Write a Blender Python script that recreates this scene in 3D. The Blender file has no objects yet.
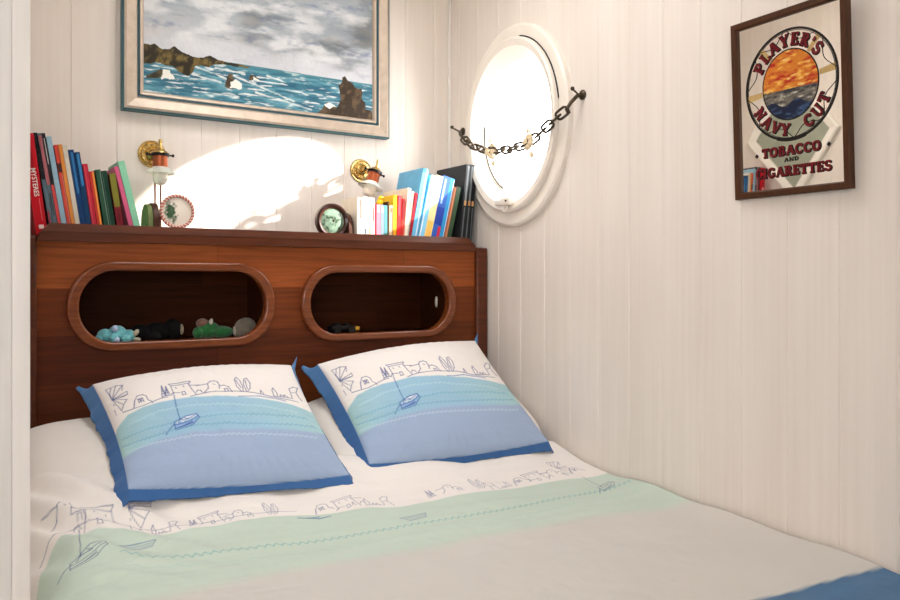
import bpy, bmesh, math, random
import numpy as np
from mathutils import Vector, Matrix, Euler
PI = math.pi
C = bpy.context.scene.collection
random.seed(4)

# ------------------------------------------------------------------ helpers
def lin(c):
    o = []
    for v in c[:3]:
        v = v / 255.0
        o.append(v / 12.92 if v <= 0.04045 else ((v + 0.055) / 1.055) ** 2.4)
    return tuple(o)

_lat = np.random.RandomState(11).rand(256, 256)
def vnoise(x, y, s=0):
    x = np.asarray(x, float) + s * 17.3; y = np.asarray(y, float) + s * 9.7
    xi = np.floor(x).astype(int); yi = np.floor(y).astype(int)
    fx = x - xi; fy = y - yi
    fx = fx * fx * (3 - 2 * fx); fy = fy * fy * (3 - 2 * fy)
    a = _lat[xi & 255, yi & 255]; b = _lat[(xi + 1) & 255, yi & 255]
    c = _lat[xi & 255, (yi + 1) & 255]; d = _lat[(xi + 1) & 255, (yi + 1) & 255]
    return (a * (1 - fx) + b * fx) * (1 - fy) + (c * (1 - fx) + d * fx) * fy
def fbm(x, y, s=0, o=4):
    t = 0; a = 0.5
    for k in range(o):
        t = t + a * (vnoise(x * 2 ** k, y * 2 ** k, s + k * 3) - 0.5); a *= 0.5
    return t

def mat(name, rgb, rough=0.6, metal=0.0, var=0.08, scale=18, stretch=(1, 1, 1), bump=0.0, bscale=None,
        trans=0.0, ior=1.45, coat=0.0, sheen=0.0, attr=None, linear=False, spec=.3):
    m = bpy.data.materials.new(name); m.use_nodes = True
    nt = m.node_tree; N = nt.nodes; L = nt.links
    b = N['Principled BSDF']
    b.inputs['Roughness'].default_value = rough
    b.inputs['Metallic'].default_value = metal
    b.inputs['Transmission Weight'].default_value = trans
    b.inputs['IOR'].default_value = ior
    b.inputs['Specular IOR Level'].default_value = spec if not trans else .5
    b.inputs['Coat Weight'].default_value = coat
    b.inputs['Coat Roughness'].default_value = 0.15
    b.inputs['Sheen Weight'].default_value = sheen
    tc = N.new('ShaderNodeTexCoord'); mp = N.new('ShaderNodeMapping'); mp.inputs['Scale'].default_value = stretch
    L.new(tc.outputs['Object'], mp.inputs['Vector'])
    nz = N.new('ShaderNodeTexNoise'); nz.inputs['Scale'].default_value = scale; nz.inputs['Detail'].default_value = 4
    L.new(mp.outputs['Vector'], nz.inputs['Vector'])
    c = rgb if linear else lin(rgb)
    if attr:
        at = N.new('ShaderNodeAttribute'); at.attribute_name = attr
        mx = N.new('ShaderNodeMix'); mx.data_type = 'RGBA'; mx.blend_type = 'MULTIPLY'; mx.inputs['Factor'].default_value = 1
        L.new(at.outputs['Color'], mx.inputs[6])
        cr = N.new('ShaderNodeMapRange'); cr.inputs['To Min'].default_value = 1 - var; cr.inputs['To Max'].default_value = 1 + var
        L.new(nz.outputs['Fac'], cr.inputs['Value']); L.new(cr.outputs['Result'], mx.inputs[7])
        L.new(mx.outputs[2], b.inputs['Base Color'])
    else:
        mx = N.new('ShaderNodeMix'); mx.data_type = 'RGBA'
        mx.inputs[6].default_value = (*[v * (1 - var) for v in c], 1)
        mx.inputs[7].default_value = (*[min(1, v * (1 + var)) for v in c], 1)
        cr = N.new('ShaderNodeMapRange'); cr.inputs['From Min'].default_value = .3; cr.inputs['From Max'].default_value = .7
        L.new(nz.outputs['Fac'], cr.inputs['Value'])
        L.new(cr.outputs['Result'], mx.inputs['Factor']); L.new(mx.outputs[2], b.inputs['Base Color'])
    if bump:
        n2 = N.new('ShaderNodeTexNoise'); n2.inputs['Scale'].default_value = bscale or scale; n2.inputs['Detail'].default_value = 3
        L.new(mp.outputs['Vector'], n2.inputs['Vector'])
        bp = N.new('ShaderNodeBump'); bp.inputs['Strength'].default_value = bump; bp.inputs['Distance'].default_value = 0.004
        L.new(n2.outputs['Fac'], bp.inputs['Height']); L.new(bp.outputs['Normal'], b.inputs['Normal'])
    return m

def board_mat(name, rgb, axis):
    """painted vertical boards: pale wash over pine, vertical grain, a shade per board"""
    m = bpy.data.materials.new(name); m.use_nodes = True
    nt = m.node_tree; N = nt.nodes; L = nt.links; b = N['Principled BSDF']
    b.inputs['Roughness'].default_value = 0.5
    tc = N.new('ShaderNodeTexCoord')
    mp = N.new('ShaderNodeMapping'); mp.inputs['Scale'].default_value = (60, 60, 1.6)
    L.new(tc.outputs['Object'], mp.inputs['Vector'])
    nz = N.new('ShaderNodeTexNoise'); nz.inputs['Scale'].default_value = 1.0; nz.inputs['Detail'].default_value = 5
    L.new(mp.outputs['Vector'], nz.inputs['Vector'])
    n2 = N.new('ShaderNodeTexNoise'); n2.inputs['Scale'].default_value = 3.0; n2.inputs['Detail'].default_value = 3
    mp2 = N.new('ShaderNodeMapping'); mp2.inputs['Scale'].default_value = (3, 3, .5)
    L.new(tc.outputs['Object'], mp2.inputs['Vector']); L.new(mp2.outputs['Vector'], n2.inputs['Vector'])
    ad = N.new('ShaderNodeMath'); ad.operation = 'ADD'
    L.new(nz.outputs['Fac'], ad.inputs[0]); L.new(n2.outputs['Fac'], ad.inputs[1])
    cr = N.new('ShaderNodeValToRGB'); c = lin(rgb)
    cr.color_ramp.elements[0].position = .68; cr.color_ramp.elements[0].color = (c[0] * .96, c[1] * .95, c[2] * .94, 1)
    cr.color_ramp.elements[1].position = 1.28; cr.color_ramp.elements[1].color = (min(1, c[0] * 1.03), min(1, c[1] * 1.035), min(1, c[2] * 1.04), 1)
    mr = N.new('ShaderNodeMapRange'); mr.inputs['From Max'].default_value = 2.0
    L.new(ad.outputs[0], mr.inputs['Value'])
    cr.color_ramp.elements[0].position = .36; cr.color_ramp.elements[1].position = .64
    L.new(mr.outputs['Result'], cr.inputs['Fac'])
    # small knots
    vo = N.new('ShaderNodeTexVoronoi'); vo.inputs['Scale'].default_value = 2.6
    mp3 = N.new('ShaderNodeMapping'); mp3.inputs['Scale'].default_value = (1.4, 1.4, .8)
    L.new(tc.outputs['Object'], mp3.inputs['Vector']); L.new(mp3.outputs['Vector'], vo.inputs['Vector'])
    kn = N.new('ShaderNodeMapRange'); kn.inputs['From Min'].default_value = .012; kn.inputs['From Max'].default_value = .03
    kn.inputs['To Min'].default_value = .78; kn.inputs['To Max'].default_value = 1
    L.new(vo.outputs['Distance'], kn.inputs['Value'])
    mx = N.new('ShaderNodeMix'); mx.data_type = 'RGBA'; mx.blend_type = 'MULTIPLY'; mx.inputs['Factor'].default_value = 1
    L.new(cr.outputs['Color'], mx.inputs[6]); L.new(kn.outputs['Result'], mx.inputs[7])
    L.new(mx.outputs[2], b.inputs['Base Color'])
    bp = N.new('ShaderNodeBump'); bp.inputs['Strength'].default_value = .06; bp.inputs['Distance'].default_value = .001
    L.new(nz.outputs['Fac'], bp.inputs['Height']); L.new(bp.outputs['Normal'], b.inputs['Normal'])
    return m

def plank_wood(name, dark, light, off=(0, 0, 0), rows=.125, width=.62, rough=.45, coat=.0, spec=.22, tones=None):
    """varnished mahogany in horizontal planks"""
    m = bpy.data.materials.new(name); m.use_nodes = True
    nt = m.node_tree; N = nt.nodes; L = nt.links; b = N['Principled BSDF']
    b.inputs['Specular IOR Level'].default_value = spec; b.inputs['Roughness'].default_value = rough; b.inputs['Coat Weight'].default_value = coat; b.inputs['Coat Roughness'].default_value = .2
    tc = N.new('ShaderNodeTexCoord'); sp = N.new('ShaderNodeSeparateXYZ'); L.new(tc.outputs['Object'], sp.inputs[0])
    cb = N.new('ShaderNodeCombineXYZ')
    ax = N.new('ShaderNodeMath'); ax.inputs[1].default_value = off[0]; L.new(sp.outputs['X'], ax.inputs[0])
    az = N.new('ShaderNodeMath'); az.inputs[1].default_value = off[2]; L.new(sp.outputs['Z'], az.inputs[0])
    L.new(ax.outputs[0], cb.inputs['X']); L.new(az.outputs[0], cb.inputs['Y'])
    br = N.new('ShaderNodeTexBrick'); br.inputs['Scale'].default_value = 1
    br.inputs['Brick Width'].default_value = width; br.inputs['Row Height'].default_value = rows
    br.inputs['Mortar Size'].default_value = .0006; br.inputs['Bias'].default_value = 0.0; br.offset = .37
    br.inputs['Color1'].default_value = (*lin(dark), 1); br.inputs['Color2'].default_value = (*lin(light), 1)
    br.inputs['Mortar'].default_value = (*[v * .55 for v in lin(dark)], 1)
    L.new(cb.outputs[0], br.inputs['Vector'])
    mp = N.new('ShaderNodeMapping'); mp.inputs['Scale'].default_value = (3, 40, 55)
    L.new(tc.outputs['Object'], mp.inputs['Vector'])
    nz = N.new('ShaderNodeTexNoise'); nz.inputs['Scale'].default_value = 1.6; nz.inputs['Detail'].default_value = 6; nz.inputs['Distortion'].default_value = .6
    L.new(mp.outputs['Vector'], nz.inputs['Vector'])
    mr = N.new('ShaderNodeMapRange'); mr.inputs['From Min'].default_value = .3; mr.inputs['From Max'].default_value = .7
    mr.inputs['To Min'].default_value = .72; mr.inputs['To Max'].default_value = 1.25
    L.new(nz.outputs['Fac'], mr.inputs['Value'])
    mx = N.new('ShaderNodeMix'); mx.data_type = 'RGBA'; mx.blend_type = 'MULTIPLY'; mx.inputs['Factor'].default_value = 1
    L.new(br.outputs['Color'], mx.inputs[6]); L.new(mr.outputs['Result'], mx.inputs[7]); L.new(mx.outputs[2], b.inputs['Base Color'])
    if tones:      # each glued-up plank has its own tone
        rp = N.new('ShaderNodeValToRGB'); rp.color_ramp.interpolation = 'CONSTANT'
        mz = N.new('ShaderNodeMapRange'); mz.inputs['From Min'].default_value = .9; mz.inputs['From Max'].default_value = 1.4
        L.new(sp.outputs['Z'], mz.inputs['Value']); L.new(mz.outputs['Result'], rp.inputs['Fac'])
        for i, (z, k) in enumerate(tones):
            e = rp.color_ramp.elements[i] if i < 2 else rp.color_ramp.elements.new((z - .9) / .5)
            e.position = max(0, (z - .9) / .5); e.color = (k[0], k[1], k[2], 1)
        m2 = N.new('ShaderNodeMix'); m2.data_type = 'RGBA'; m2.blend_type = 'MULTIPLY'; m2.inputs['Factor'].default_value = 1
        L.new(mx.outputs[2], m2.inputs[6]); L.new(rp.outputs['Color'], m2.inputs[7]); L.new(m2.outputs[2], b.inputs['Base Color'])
    bp = N.new('ShaderNodeBump'); bp.inputs['Strength'].default_value = .06; bp.inputs['Distance'].default_value = .001
    L.new(nz.outputs['Fac'], bp.inputs['Height']); L.new(bp.outputs['Normal'], b.inputs['Normal'])
    return m

def clear_glass(name, tint=(1, 1, 1), refl=.06):
    m = bpy.data.materials.new(name); m.use_nodes = True
    nt = m.node_tree; N = nt.nodes; L = nt.links
    for n in list(N):
        if n.type != 'OUTPUT_MATERIAL': N.remove(n)
    out = [n for n in N if n.type == 'OUTPUT_MATERIAL'][0]
    t = N.new('ShaderNodeBsdfTransparent'); t.inputs['Color'].default_value = (*tint, 1)
    g = N.new('ShaderNodeBsdfGlossy'); g.inputs['Roughness'].default_value = .03
    lw = N.new('ShaderNodeLayerWeight'); lw.inputs['Blend'].default_value = refl
    mx = N.new('ShaderNodeMixShader')
    L.new(lw.outputs['Fresnel'], mx.inputs[0]); L.new(t.outputs[0], mx.inputs[1]); L.new(g.outputs[0], mx.inputs[2])
    L.new(mx.outputs[0], out.inputs['Surface'])
    return m

class B:
    """collects shapes into one mesh"""
    def __init__(s): s.bm = bmesh.new(); s.mi = 0
    def _tag(s, before):
        for f in s.bm.faces[before:] if False else [f for f in s.bm.faces if f.index == -1 or f.index >= before]:
            pass
    def _add(s, verts, faces, smooth=False):
        vs = [s.bm.verts.new(v) for v in verts]
        for f in faces:
            try:
                q = s.bm.faces.new([vs[i] for i in f]); q.smooth = smooth; q.material_index = s.mi
            except ValueError: pass
        return s
    def box(s, lo, hi, M=None, bevel=0):
        if bevel:
            t = bmesh.new(); bmesh.ops.create_cube(t, size=1)
            sc = [hi[i] - lo[i] for i in range(3)]; ce = [(hi[i] + lo[i]) / 2 for i in range(3)]
            for v in t.verts: v.co = Vector([v.co[i] * sc[i] + ce[i] for i in range(3)])
            bmesh.ops.bevel(t, geom=t.edges[:], offset=bevel, segments=3, affect='EDGES', profile=.5)
            t.verts.index_update()
            vs = [v.co.copy() for v in t.verts]; fs = [[v.index for v in f.verts] for f in t.faces]; t.free()
            if M: vs = [M @ v for v in vs]
            return s._add(vs, fs, True)
        x0, y0, z0 = lo; x1, y1, z1 = hi
        vs = [Vector(p) for p in ((x0,y0,z0),(x1,y0,z0),(x1,y1,z0),(x0,y1,z0),(x0,y0,z1),(x1,y0,z1),(x1,y1,z1),(x0,y1,z1))]
        if M: vs = [M @ v for v in vs]
        return s._add(vs, [(0,3,2,1),(4,5,6,7),(0,1,5,4),(1,2,6,5),(2,3,7,6),(3,0,4,7)])
    def lathe(s, prof, n=32, M=None, sx=1, sy=1, smooth=True):
        vs = []; fs = []
        for (r, z) in prof:
            for k in range(n):
                a = 2 * PI * k / n; vs.append(Vector((r * math.cos(a) * sx, r * math.sin(a) * sy, z)))
        for i in range(len(prof) - 1):
            for k in range(n):
                k2 = (k + 1) % n; fs.append((i*n+k, i*n+k2, (i+1)*n+k2, (i+1)*n+k))
        if prof[0][0] > 1e-6: fs.append(tuple(range(n))[::-1])
        if prof[-1][0] > 1e-6: fs.append(tuple((len(prof)-1)*n+k for k in range(n)))
        if M: vs = [M @ v for v in vs]
        return s._add(vs, fs, smooth)
    def ring(s, prof, n=96, M=None):
        """closed profile of (a, b, z): elliptical section radii and height"""
        vs = []; fs = []; m = len(prof)
        for (a, b, z) in prof:
            for k in range(n):
                t = 2 * PI * k / n; vs.append(Vector((a * math.cos(t), b * math.sin(t), z)))
        for i in range(m):
            j = (i + 1) % m
            for k in range(n):
                k2 = (k + 1) % n; fs.append((i*n+k, i*n+k2, j*n+k2, j*n+k))
        if M: vs = [M @ v for v in vs]
        return s._add(vs, fs, True)
    def tube(s, pts, r, n=10, closed=False, M=None):
        pts = [Vector(p) for p in pts]; m = len(pts); vs = []; fs = []
        rr = r if isinstance(r, (list, tuple)) else [r] * m
        up = None
        for i, p in enumerate(pts):
            if closed: t = pts[(i + 1) % m] - pts[i - 1]
            else: t = pts[min(i + 1, m - 1)] - pts[max(i - 1, 0)]
            t.normalize()
            if up is None:
                up = Vector((0, 0, 1)) if abs(t.z) < .9 else Vector((1, 0, 0))
            a = t.cross(up).normalized(); b = a.cross(t).normalized(); up = b
            for k in range(n):
                an = 2 * PI * k / n; vs.append(p + (a * math.cos(an) + b * math.sin(an)) * rr[i])
        for i in range(m if closed else m - 1):
            j = (i + 1) % m
            for k in range(n):
                k2 = (k + 1) % n; fs.append((i*n+k, i*n+k2, j*n+k2, j*n+k))
        if not closed:
            fs.append(tuple(range(n))[::-1]); fs.append(tuple((m-1)*n+k for k in range(n)))
        if M: vs = [M @ v for v in vs]
        return s._add(vs, fs, True)
    def ball(s, c, r, rot=None, n=16, M=None):
        if not isinstance(r, (tuple, list)): r = (r, r, r)
        t = bmesh.new(); bmesh.ops.create_uvsphere(t, u_segments=n, v_segments=max(6, n * 2 // 3), radius=1)
        R = Euler(rot).to_matrix() if rot else Matrix.Identity(3)
        t.verts.index_update()
        vs = [R @ Vector((v.co.x * r[0], v.co.y * r[1], v.co.z * r[2])) + Vector(c) for v in t.verts]
        fs = [[v.index for v in f.verts] for f in t.faces]; t.free()
        if M: vs = [M @ v for v in vs]
        return s._add(vs, fs, True)
    def poly(s, pts, M=None):
        vs = [Vector(p) for p in pts]
        if M: vs = [M @ v for v in vs]
        return s._add(vs, [tuple(range(len(vs)))])
    def extrude(s, prof, axis_lo, axis_hi, fn):
        """prism: 2D profile, fn(p, t) -> xyz"""
        n = len(prof); vs = [Vector(fn(p, axis_lo)) for p in prof] + [Vector(fn(p, axis_hi)) for p in prof]
        fs = [(i, (i+1) % n, n + (i+1) % n, n + i) for i in range(n)] + [tuple(range(n))[::-1], tuple(range(n, 2*n))]
        return s._add(vs, fs)
    def ribbon(s, pts, w, z=0, M=None):
        """flat stroke in the local XY plane"""
        P = [Vector((p[0], p[1])) for p in pts]; m = len(P); vs = []
        for i in range(m):
            d0 = (P[i] - P[i-1]).normalized() if i > 0 else (P[1] - P[0]).normalized()
            d1 = (P[i+1] - P[i]).normalized() if i < m - 1 else d0
            n0 = Vector((-d0.y, d0.x)); n1 = Vector((-d1.y, d1.x)); q = n0 + n1
            if q.length < 1e-4: q = n0
            q.normalize(); k = 1 / max(.5, q.dot(n0))
            for sg in (1, -1): vs.append(Vector((P[i].x + sg * q.x * w / 2 * k, P[i].y + sg * q.y * w / 2 * k, z)))
        fs = [(2*i, 2*i+1, 2*i+3, 2*i+2) for i in range(m - 1)]
        if M: vs = [M @ v for v in vs]
        return s._add(vs, fs)
    def obj(s, name, m, parent=None, loc=None, fix=True):
        if fix: bmesh.ops.recalc_face_normals(s.bm, faces=s.bm.faces[:])
        for e in s.bm.edges:
            if len(e.link_faces) == 2 and e.calc_face_angle(0) > .55: e.smooth = False
        me = bpy.data.meshes.new(name); s.bm.to_mesh(me); s.bm.free()
        return link(name, me, m, parent, loc)

def link(name, me, m, parent=None, loc=None):
    for q in (m if isinstance(m, (list, tuple)) else [m]): me.materials.append(q)
    o = bpy.data.objects.new(name, me); C.objects.link(o)
    if parent: o.parent = parent
    if loc: o.location = loc
    return o

def thing(name, label, cat, loc=(0, 0, 0), rot=(0, 0, 0), group=None):
    o = bpy.data.objects.new(name, None); C.objects.link(o); o.empty_display_size = .02
    o.location = loc; o.rotation_euler = rot
    return tag(o, label, cat, group)
def tag(o, label, cat, group=None):
    o['label'] = label; o['category'] = cat; o['kind'] = 'thing'
    if group: o['group'] = group
    return o
def struct(o):
    o['kind'] = 'structure'; return o

def curve_prism(loops, depth, bevel=0.0, res=3):
    cu = bpy.data.curves.new('c', 'CURVE'); cu.dimensions = '2D'; cu.fill_mode = 'BOTH'
    cu.extrude = depth / 2 - bevel; cu.bevel_depth = bevel; cu.bevel_resolution = res; cu.offset = -bevel
    for lp in loops:
        sp = cu.splines.new('POLY'); sp.points.add(len(lp) - 1); sp.use_cyclic_u = True
        for p, q in zip(sp.points, lp): p.co = (q[0], q[1], 0, 1)
    o = bpy.data.objects.new('c', cu); C.objects.link(o)
    dg = bpy.context.evaluated_depsgraph_get(); dg.update()
    me = bpy.data.meshes.new_from_object(o.evaluated_get(dg))
    bpy.data.objects.remove(o); bpy.data.curves.remove(cu)
    return me
def rrect(hx, hy, r, cx=0, cy=0, n=14):
    o = []
    for (sx, sy, a0) in ((1, 1, 0), (-1, 1, PI/2), (-1, -1, PI), (1, -1, 1.5*PI)):
        for k in range(n + 1):
            a = a0 + PI / 2 * k / n
            o.append((cx + sx * (hx - r) + r * math.cos(a), cy + sy * (hy - r) + r * math.sin(a)))
    return o
def text_mesh(txt, size, bold=.0):
    cu = bpy.data.curves.new('t', 'FONT'); cu.body = txt; cu.size = size; cu.align_x = 'CENTER'; cu.align_y = 'CENTER'; cu.offset = bold; cu.resolution_u = 3
    o = bpy.data.objects.new('t', cu); C.objects.link(o)
    dg = bpy.context.evaluated_depsgraph_get(); dg.update()
    me = bpy.data.meshes.new_from_object(o.evaluated_get(dg)); bpy.data.objects.remove(o); bpy.data.curves.remove(cu)
    return me
def grid_mesh(name, P, col=None, closed_bottom=None):
    """P: (n, m, 3) array -> mesh, col (n, m, 3) linear"""
    n, m = P.shape[:2]
    me = bpy.data.meshes.new(name)
    idx = np.arange(n * m).reshape(n, m)
    F = np.stack([idx[:-1, :-1], idx[1:, :-1], idx[1:, 1:], idx[:-1, 1:]], -1).reshape(-1, 4)
    V = P.reshape(-1, 3); CC = col.reshape(-1, 3) if col is not None else None
    return raw_mesh(me, V, F, CC)
def raw_mesh(me, V, F, CC=None, smooth=True):
    me.vertices.add(len(V)); me.vertices.foreach_set('co', np.ascontiguousarray(V, dtype=np.float32).ravel())
    me.loops.add(len(F) * 4); me.loops.foreach_set('vertex_index', np.ascontiguousarray(F, dtype=np.int32).ravel())
    me.polygons.add(len(F)); me.polygons.foreach_set('loop_start', np.arange(len(F), dtype=np.int32) * 4)
    me.polygons.foreach_set('use_smooth', np.full(len(F), smooth))
    me.update(calc_edges=True); me.validate()
    if CC is not None:
        a = me.color_attributes.new('print', 'FLOAT_COLOR', 'POINT')
        a.data.foreach_set('color', np.concatenate([CC, np.ones((len(CC), 1))], 1).astype(np.float32).ravel())
    return me

# raster strokes into a colour field on axes ax (first index) and ay (second index)
def stroke(col, ax, ay, pts, w, c, alpha=1.0):
    c = np.array(lin(c))
    for (x0, y0), (x1, y1) in zip(pts[:-1], pts[1:]):
        i0 = np.searchsorted(ax, min(x0, x1) - 2*w); i1 = np.searchsorted(ax, max(x0, x1) + 2*w)
        j0 = np.searchsorted(ay, min(y0, y1) - 2*w); j1 = np.searchsorted(ay, max(y0, y1) + 2*w)
        if i1 <= i0 or j1 <= j0: continue
        X, Y = np.meshgrid(ax[i0:i1], ay[j0:j1], indexing='ij')
        dx, dy = x1 - x0, y1 - y0; l2 = dx*dx + dy*dy + 1e-12
        t = np.clip(((X - x0)*dx + (Y - y0)*dy) / l2, 0, 1)
        d = np.hypot(X - x0 - t*dx, Y - y0 - t*dy)
        k = (np.clip((w - d) / w + .35, 0, 1) * alpha)[..., None]
        col[i0:i1, j0:j1] = col[i0:i1, j0:j1] * (1 - k) + c * k
def inside(U, V, poly):
    r = np.zeros(U.shape, bool); n = len(poly)
    for i in range(n):
        x0, y0 = poly[i]; x1, y1 = poly[(i + 1) % n]
        if y0 == y1: continue
        c = ((y0 > V) != (y1 > V)) & (U < (x1 - x0) * (V - y0) / (y1 - y0) + x0); r ^= c
    return r

# ------------------------------------------------------------------ materials
M_wall = board_mat('cream painted boards', (228, 219, 211), 'x')
M_trim = mat('cream painted trim', (228, 224, 219), .45, var=.04, scale=6, stretch=(8, 8, .6))
M_jamb = mat('grey cream painted jamb', (222, 219, 215), .5, var=.06, scale=5, stretch=(10, 10, .5))
M_floor = plank_wood('oak floor', (128, 116, 104), (146, 132, 120), rows=.12, width=1.4)
M_ceil = mat('white ceiling', (238, 232, 224), .8, var=.03, scale=4)
M_port = mat('cream porthole paint', (234, 226, 216), .35, var=.04, scale=9)
M_gask = mat('black rubber', (28, 24, 22), .6, var=.2)
M_pane = clear_glass('window glass')
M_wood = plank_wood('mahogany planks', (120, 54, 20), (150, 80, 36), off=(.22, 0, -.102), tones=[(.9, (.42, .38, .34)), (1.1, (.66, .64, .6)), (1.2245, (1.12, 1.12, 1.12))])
M_woodlip = plank_wood('dark mahogany', (80, 36, 15), (90, 41, 18), rows=3, width=9, rough=.35, spec=.35)
M_woodring = plank_wood('mahogany ring', (112, 56, 26), (120, 62, 30), rows=3, width=9, rough=.22, spec=.5)
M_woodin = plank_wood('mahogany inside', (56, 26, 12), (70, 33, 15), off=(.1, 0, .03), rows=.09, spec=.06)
M_brass = mat('brass', (206, 176, 112), .25, 1, var=.2, scale=60, bump=.2, bscale=120)
M_brassd = mat('dark brass', (86, 70, 48), .4, .9, var=.3, scale=80)
M_copper = mat('copper band', (168, 88, 56), .4, .6, var=.15, scale=70)
M_black = mat('blackened metal', (32, 28, 30), .4, .6, var=.2)
M_fab = mat('printed cotton', (255, 255, 255), .92, var=.025, scale=8, bump=.15, bscale=260, sheen=.15, attr='print')
M_white = mat('white cotton', (226, 221, 216), .92, var=.03, scale=10, bump=.15, bscale=220, sheen=.15)
M_paper = mat('book pages', (226, 214, 192), .85, var=.1, scale=6, stretch=(220, 1, 1))

def book_mat(rgb, rough=.42): return mat('book cover', rgb, rough, var=.07, scale=30, spec=.2)

# ------------------------------------------------------------------ setting
ZC = 2.5
def grooved_profile(lo, hi, start, step, base, out, d=.0020, w=.0022):
    """polyline along a wall face with V grooves; face at 0, body to `out`"""
    p = [(lo, 0)]; k = start
    while k < hi - .01:
        if k > lo + .01: p += [(k - w, 0), (k, d), (k + w, 0)]
        k += step
    return p + [(hi, 0), (hi, out), (lo, out)]
def boards_wall(name, prof, fn, m):
    b = B(); b.extrude(prof, 0, ZC, fn); return struct(b.obj(name, m))
# back wall, faces -Y at Y=0
boards_wall('wall_back', grooved_profile(-3.6, .06, -1.3199 - .125 * 18, .125, 0, .08), lambda p, t: (p[0], p[1], t), M_wall)
# right wall, faces -X at X=0, with the oval hole
wr = boards_wall('wall_right', grooved_profile(-3.8, -.0005, -.064 - .124 * 30, .124, 0, .05), lambda p, t: (p[1], p[0], t), M_wall)
PY, PZ = -.412, 1.772
cut = B(); cut.lathe([(1, -.2), (1, .2)], 96, Matrix.Translation((0, PY, PZ)) @ Matrix.Rotation(PI/2, 4, 'Y') @ Matrix.Diagonal((.262, .222, 1, 1)))
co = cut.obj('cut', M_wall)
md = wr.modifiers.new('b', 'BOOLEAN'); md.operation = 'DIFFERENCE'; md.object = co; md.solver = 'EXACT'
dg = bpy.context.evaluated_depsgraph_get(); dg.update()
nm = bpy.data.meshes.new_from_object(wr.evaluated_get(dg)); wr.modifiers.clear(); wr.data = nm
bpy.data.objects.remove(co)
# alcove partition on the left and its jamb
b = B(); b.extrude(grooved_profile(-.96, -.0005, -.88, .125, 0, .15), 0, ZC, lambda p, t: (-1.512 - p[1], p[0], t))
struct(b.obj('wall_left', M_wall))
b = B(); b.box((-1.5365, -1.0, 0), (-1.509, -.9602, ZC), bevel=.0015); struct(b.obj('trim_1', M_trim))
b = B(); b.box((-1.70, -.998, 0), (-1.5367, -.9602, ZC), bevel=.0015); struct(b.obj('trim_2', M_jamb))
# corner bead between back and right wall
b = B(); b.box((-.012, -.012, 1.42), (-.0005, -.0005, ZC), bevel=.003); struct(b.obj('trim_3', M_trim))
# rest of the room, plus a hatch and a window added for fill light
b = B(); b.box((-3.65, -3.85, -.05), (.05, .08, 0)); struct(b.obj('floor', M_floor))
HX0, HX1, HY0, HY1 = -1.06, -.34, -1.14, -.50           # hatch added over the bed, unseen, for fill daylight
b = B(); b.box((-3.65, -3.85, ZC), (HX0, .08, ZC + .05)); b.box((HX1, -3.85, ZC), (.05, .08, ZC + .05))
b.box((HX0, -3.85, ZC), (HX1, HY0, ZC + .05)); b.box((HX0, HY1, ZC), (HX1, .08, ZC + .05))
struct(b.obj('ceiling', M_ceil))
w3 = bpy.data.objects.new('added_hatch', None); C.objects.link(w3); struct(w3)
b = B()
b.box((HX0 - .03, HY0 - .03, ZC + .05), (HX0, HY1 + .03, ZC + .28)); b.box((HX1, HY0 - .03, ZC + .05), (HX1 + .03, HY1 + .03, ZC + .28))
b.box((HX0, HY0 - .03, ZC + .05), (HX1, HY0, ZC + .28)); b.box((HX0, HY1, ZC + .05), (HX1, HY1 + .03, ZC + .28))
b.obj('window_frame', M_ceil, w3)  # coaming of the added hatch, raised to block the low sun
b = B(); b.box((HX0 + .001, HY0 + .001, ZC + .262), (HX1 - .001, HY1 - .001, ZC + .268)); b.obj('pane', M_pane, w3)
b = B(); b.box((-3.66, -3.8, 0), (-3.6, 0, ZC)); struct(b.obj('wall_far_left', M_wall))
WX0, WX1, WZ0, WZ1 = -3.3, -1.75, 1.1, 2.3  # window opening added behind the camera for fill daylight
b = B()
b.box((-3.6, -3.86, 0), (WX0, -3.8, ZC)); b.box((WX1, -3.86, 0), (0, -3.8, ZC))
b.box((WX0, -3.86, 0), (WX1, -3.8, WZ0)); b.box((WX0, -3.86, WZ1), (WX1, -3.8, ZC))
struct(b.obj('wall_rear', M_wall))
w2 = bpy.data.objects.new('added_window', None); C.objects.link(w2); struct(w2)
b = B()
for x in (WX0, (WX0 + WX1) / 2 - .03, WX1 - .06): b.box((x, -3.84, WZ0), (x + .06, -3.79, WZ1))
for z in (WZ0, WZ1 - .06): b.box((WX0, -3.84, z), (WX1, -3.79, z + .06))
b.obj('window_frame', M_trim, w2)
b = B(); b.box((WX0 + .01, -3.818, WZ0 + .01), (WX1 - .01, -3.814, WZ1 - .01)); b.obj('pane', M_pane, w2)

# porthole (window_1): local x = right along the wall, y = up, z = into the room
RW = Matrix(((0, 0, -1), (-1, 0, 0), (0, 1, 0))).to_4x4()
win = bpy.data.objects.new('window_1', None); C.objects.link(win); struct(win)
win.matrix_world = Matrix.Translation((0, PY, PZ)) @ RW
b = B(); b.ring([(.222, .262, -.05), (.222, .262, .016), (.232, .273, .021), (.277, .332, .021), (.285, .340, .016), (.286, .341, .0004), (.252, .295, .0004), (.252, .295, -.05)], 128)
b.obj('window_frame', M_port, win)
b = B(); b.ring([(.191, .222, -.012), (.193, .225, -.004), (.218, .258, .026), (.224, .264, .036), (.238, .285, .040), (.243, .293, .036), (.2445, .295, .022), (.2215, .2615, .0205), (.2195, .2600, -.03), (.191, .222, -.03)], 128)
b.obj('casement', M_port, win)
b = B()
for a0, a1, ra, rb, rz in ((172, 246, .1915, .2225, -.006), (8, 80, .2462, .2972, .0225)):
    b.tube([(ra * math.cos(math.radians(a)), rb * math.sin(math.radians(a)), rz) for a in np.linspace(a0, a1, 40)], [.0004] + [.0022] * 38 + [.0004], 8)
b.obj('gasket', M_gask, win)
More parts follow.
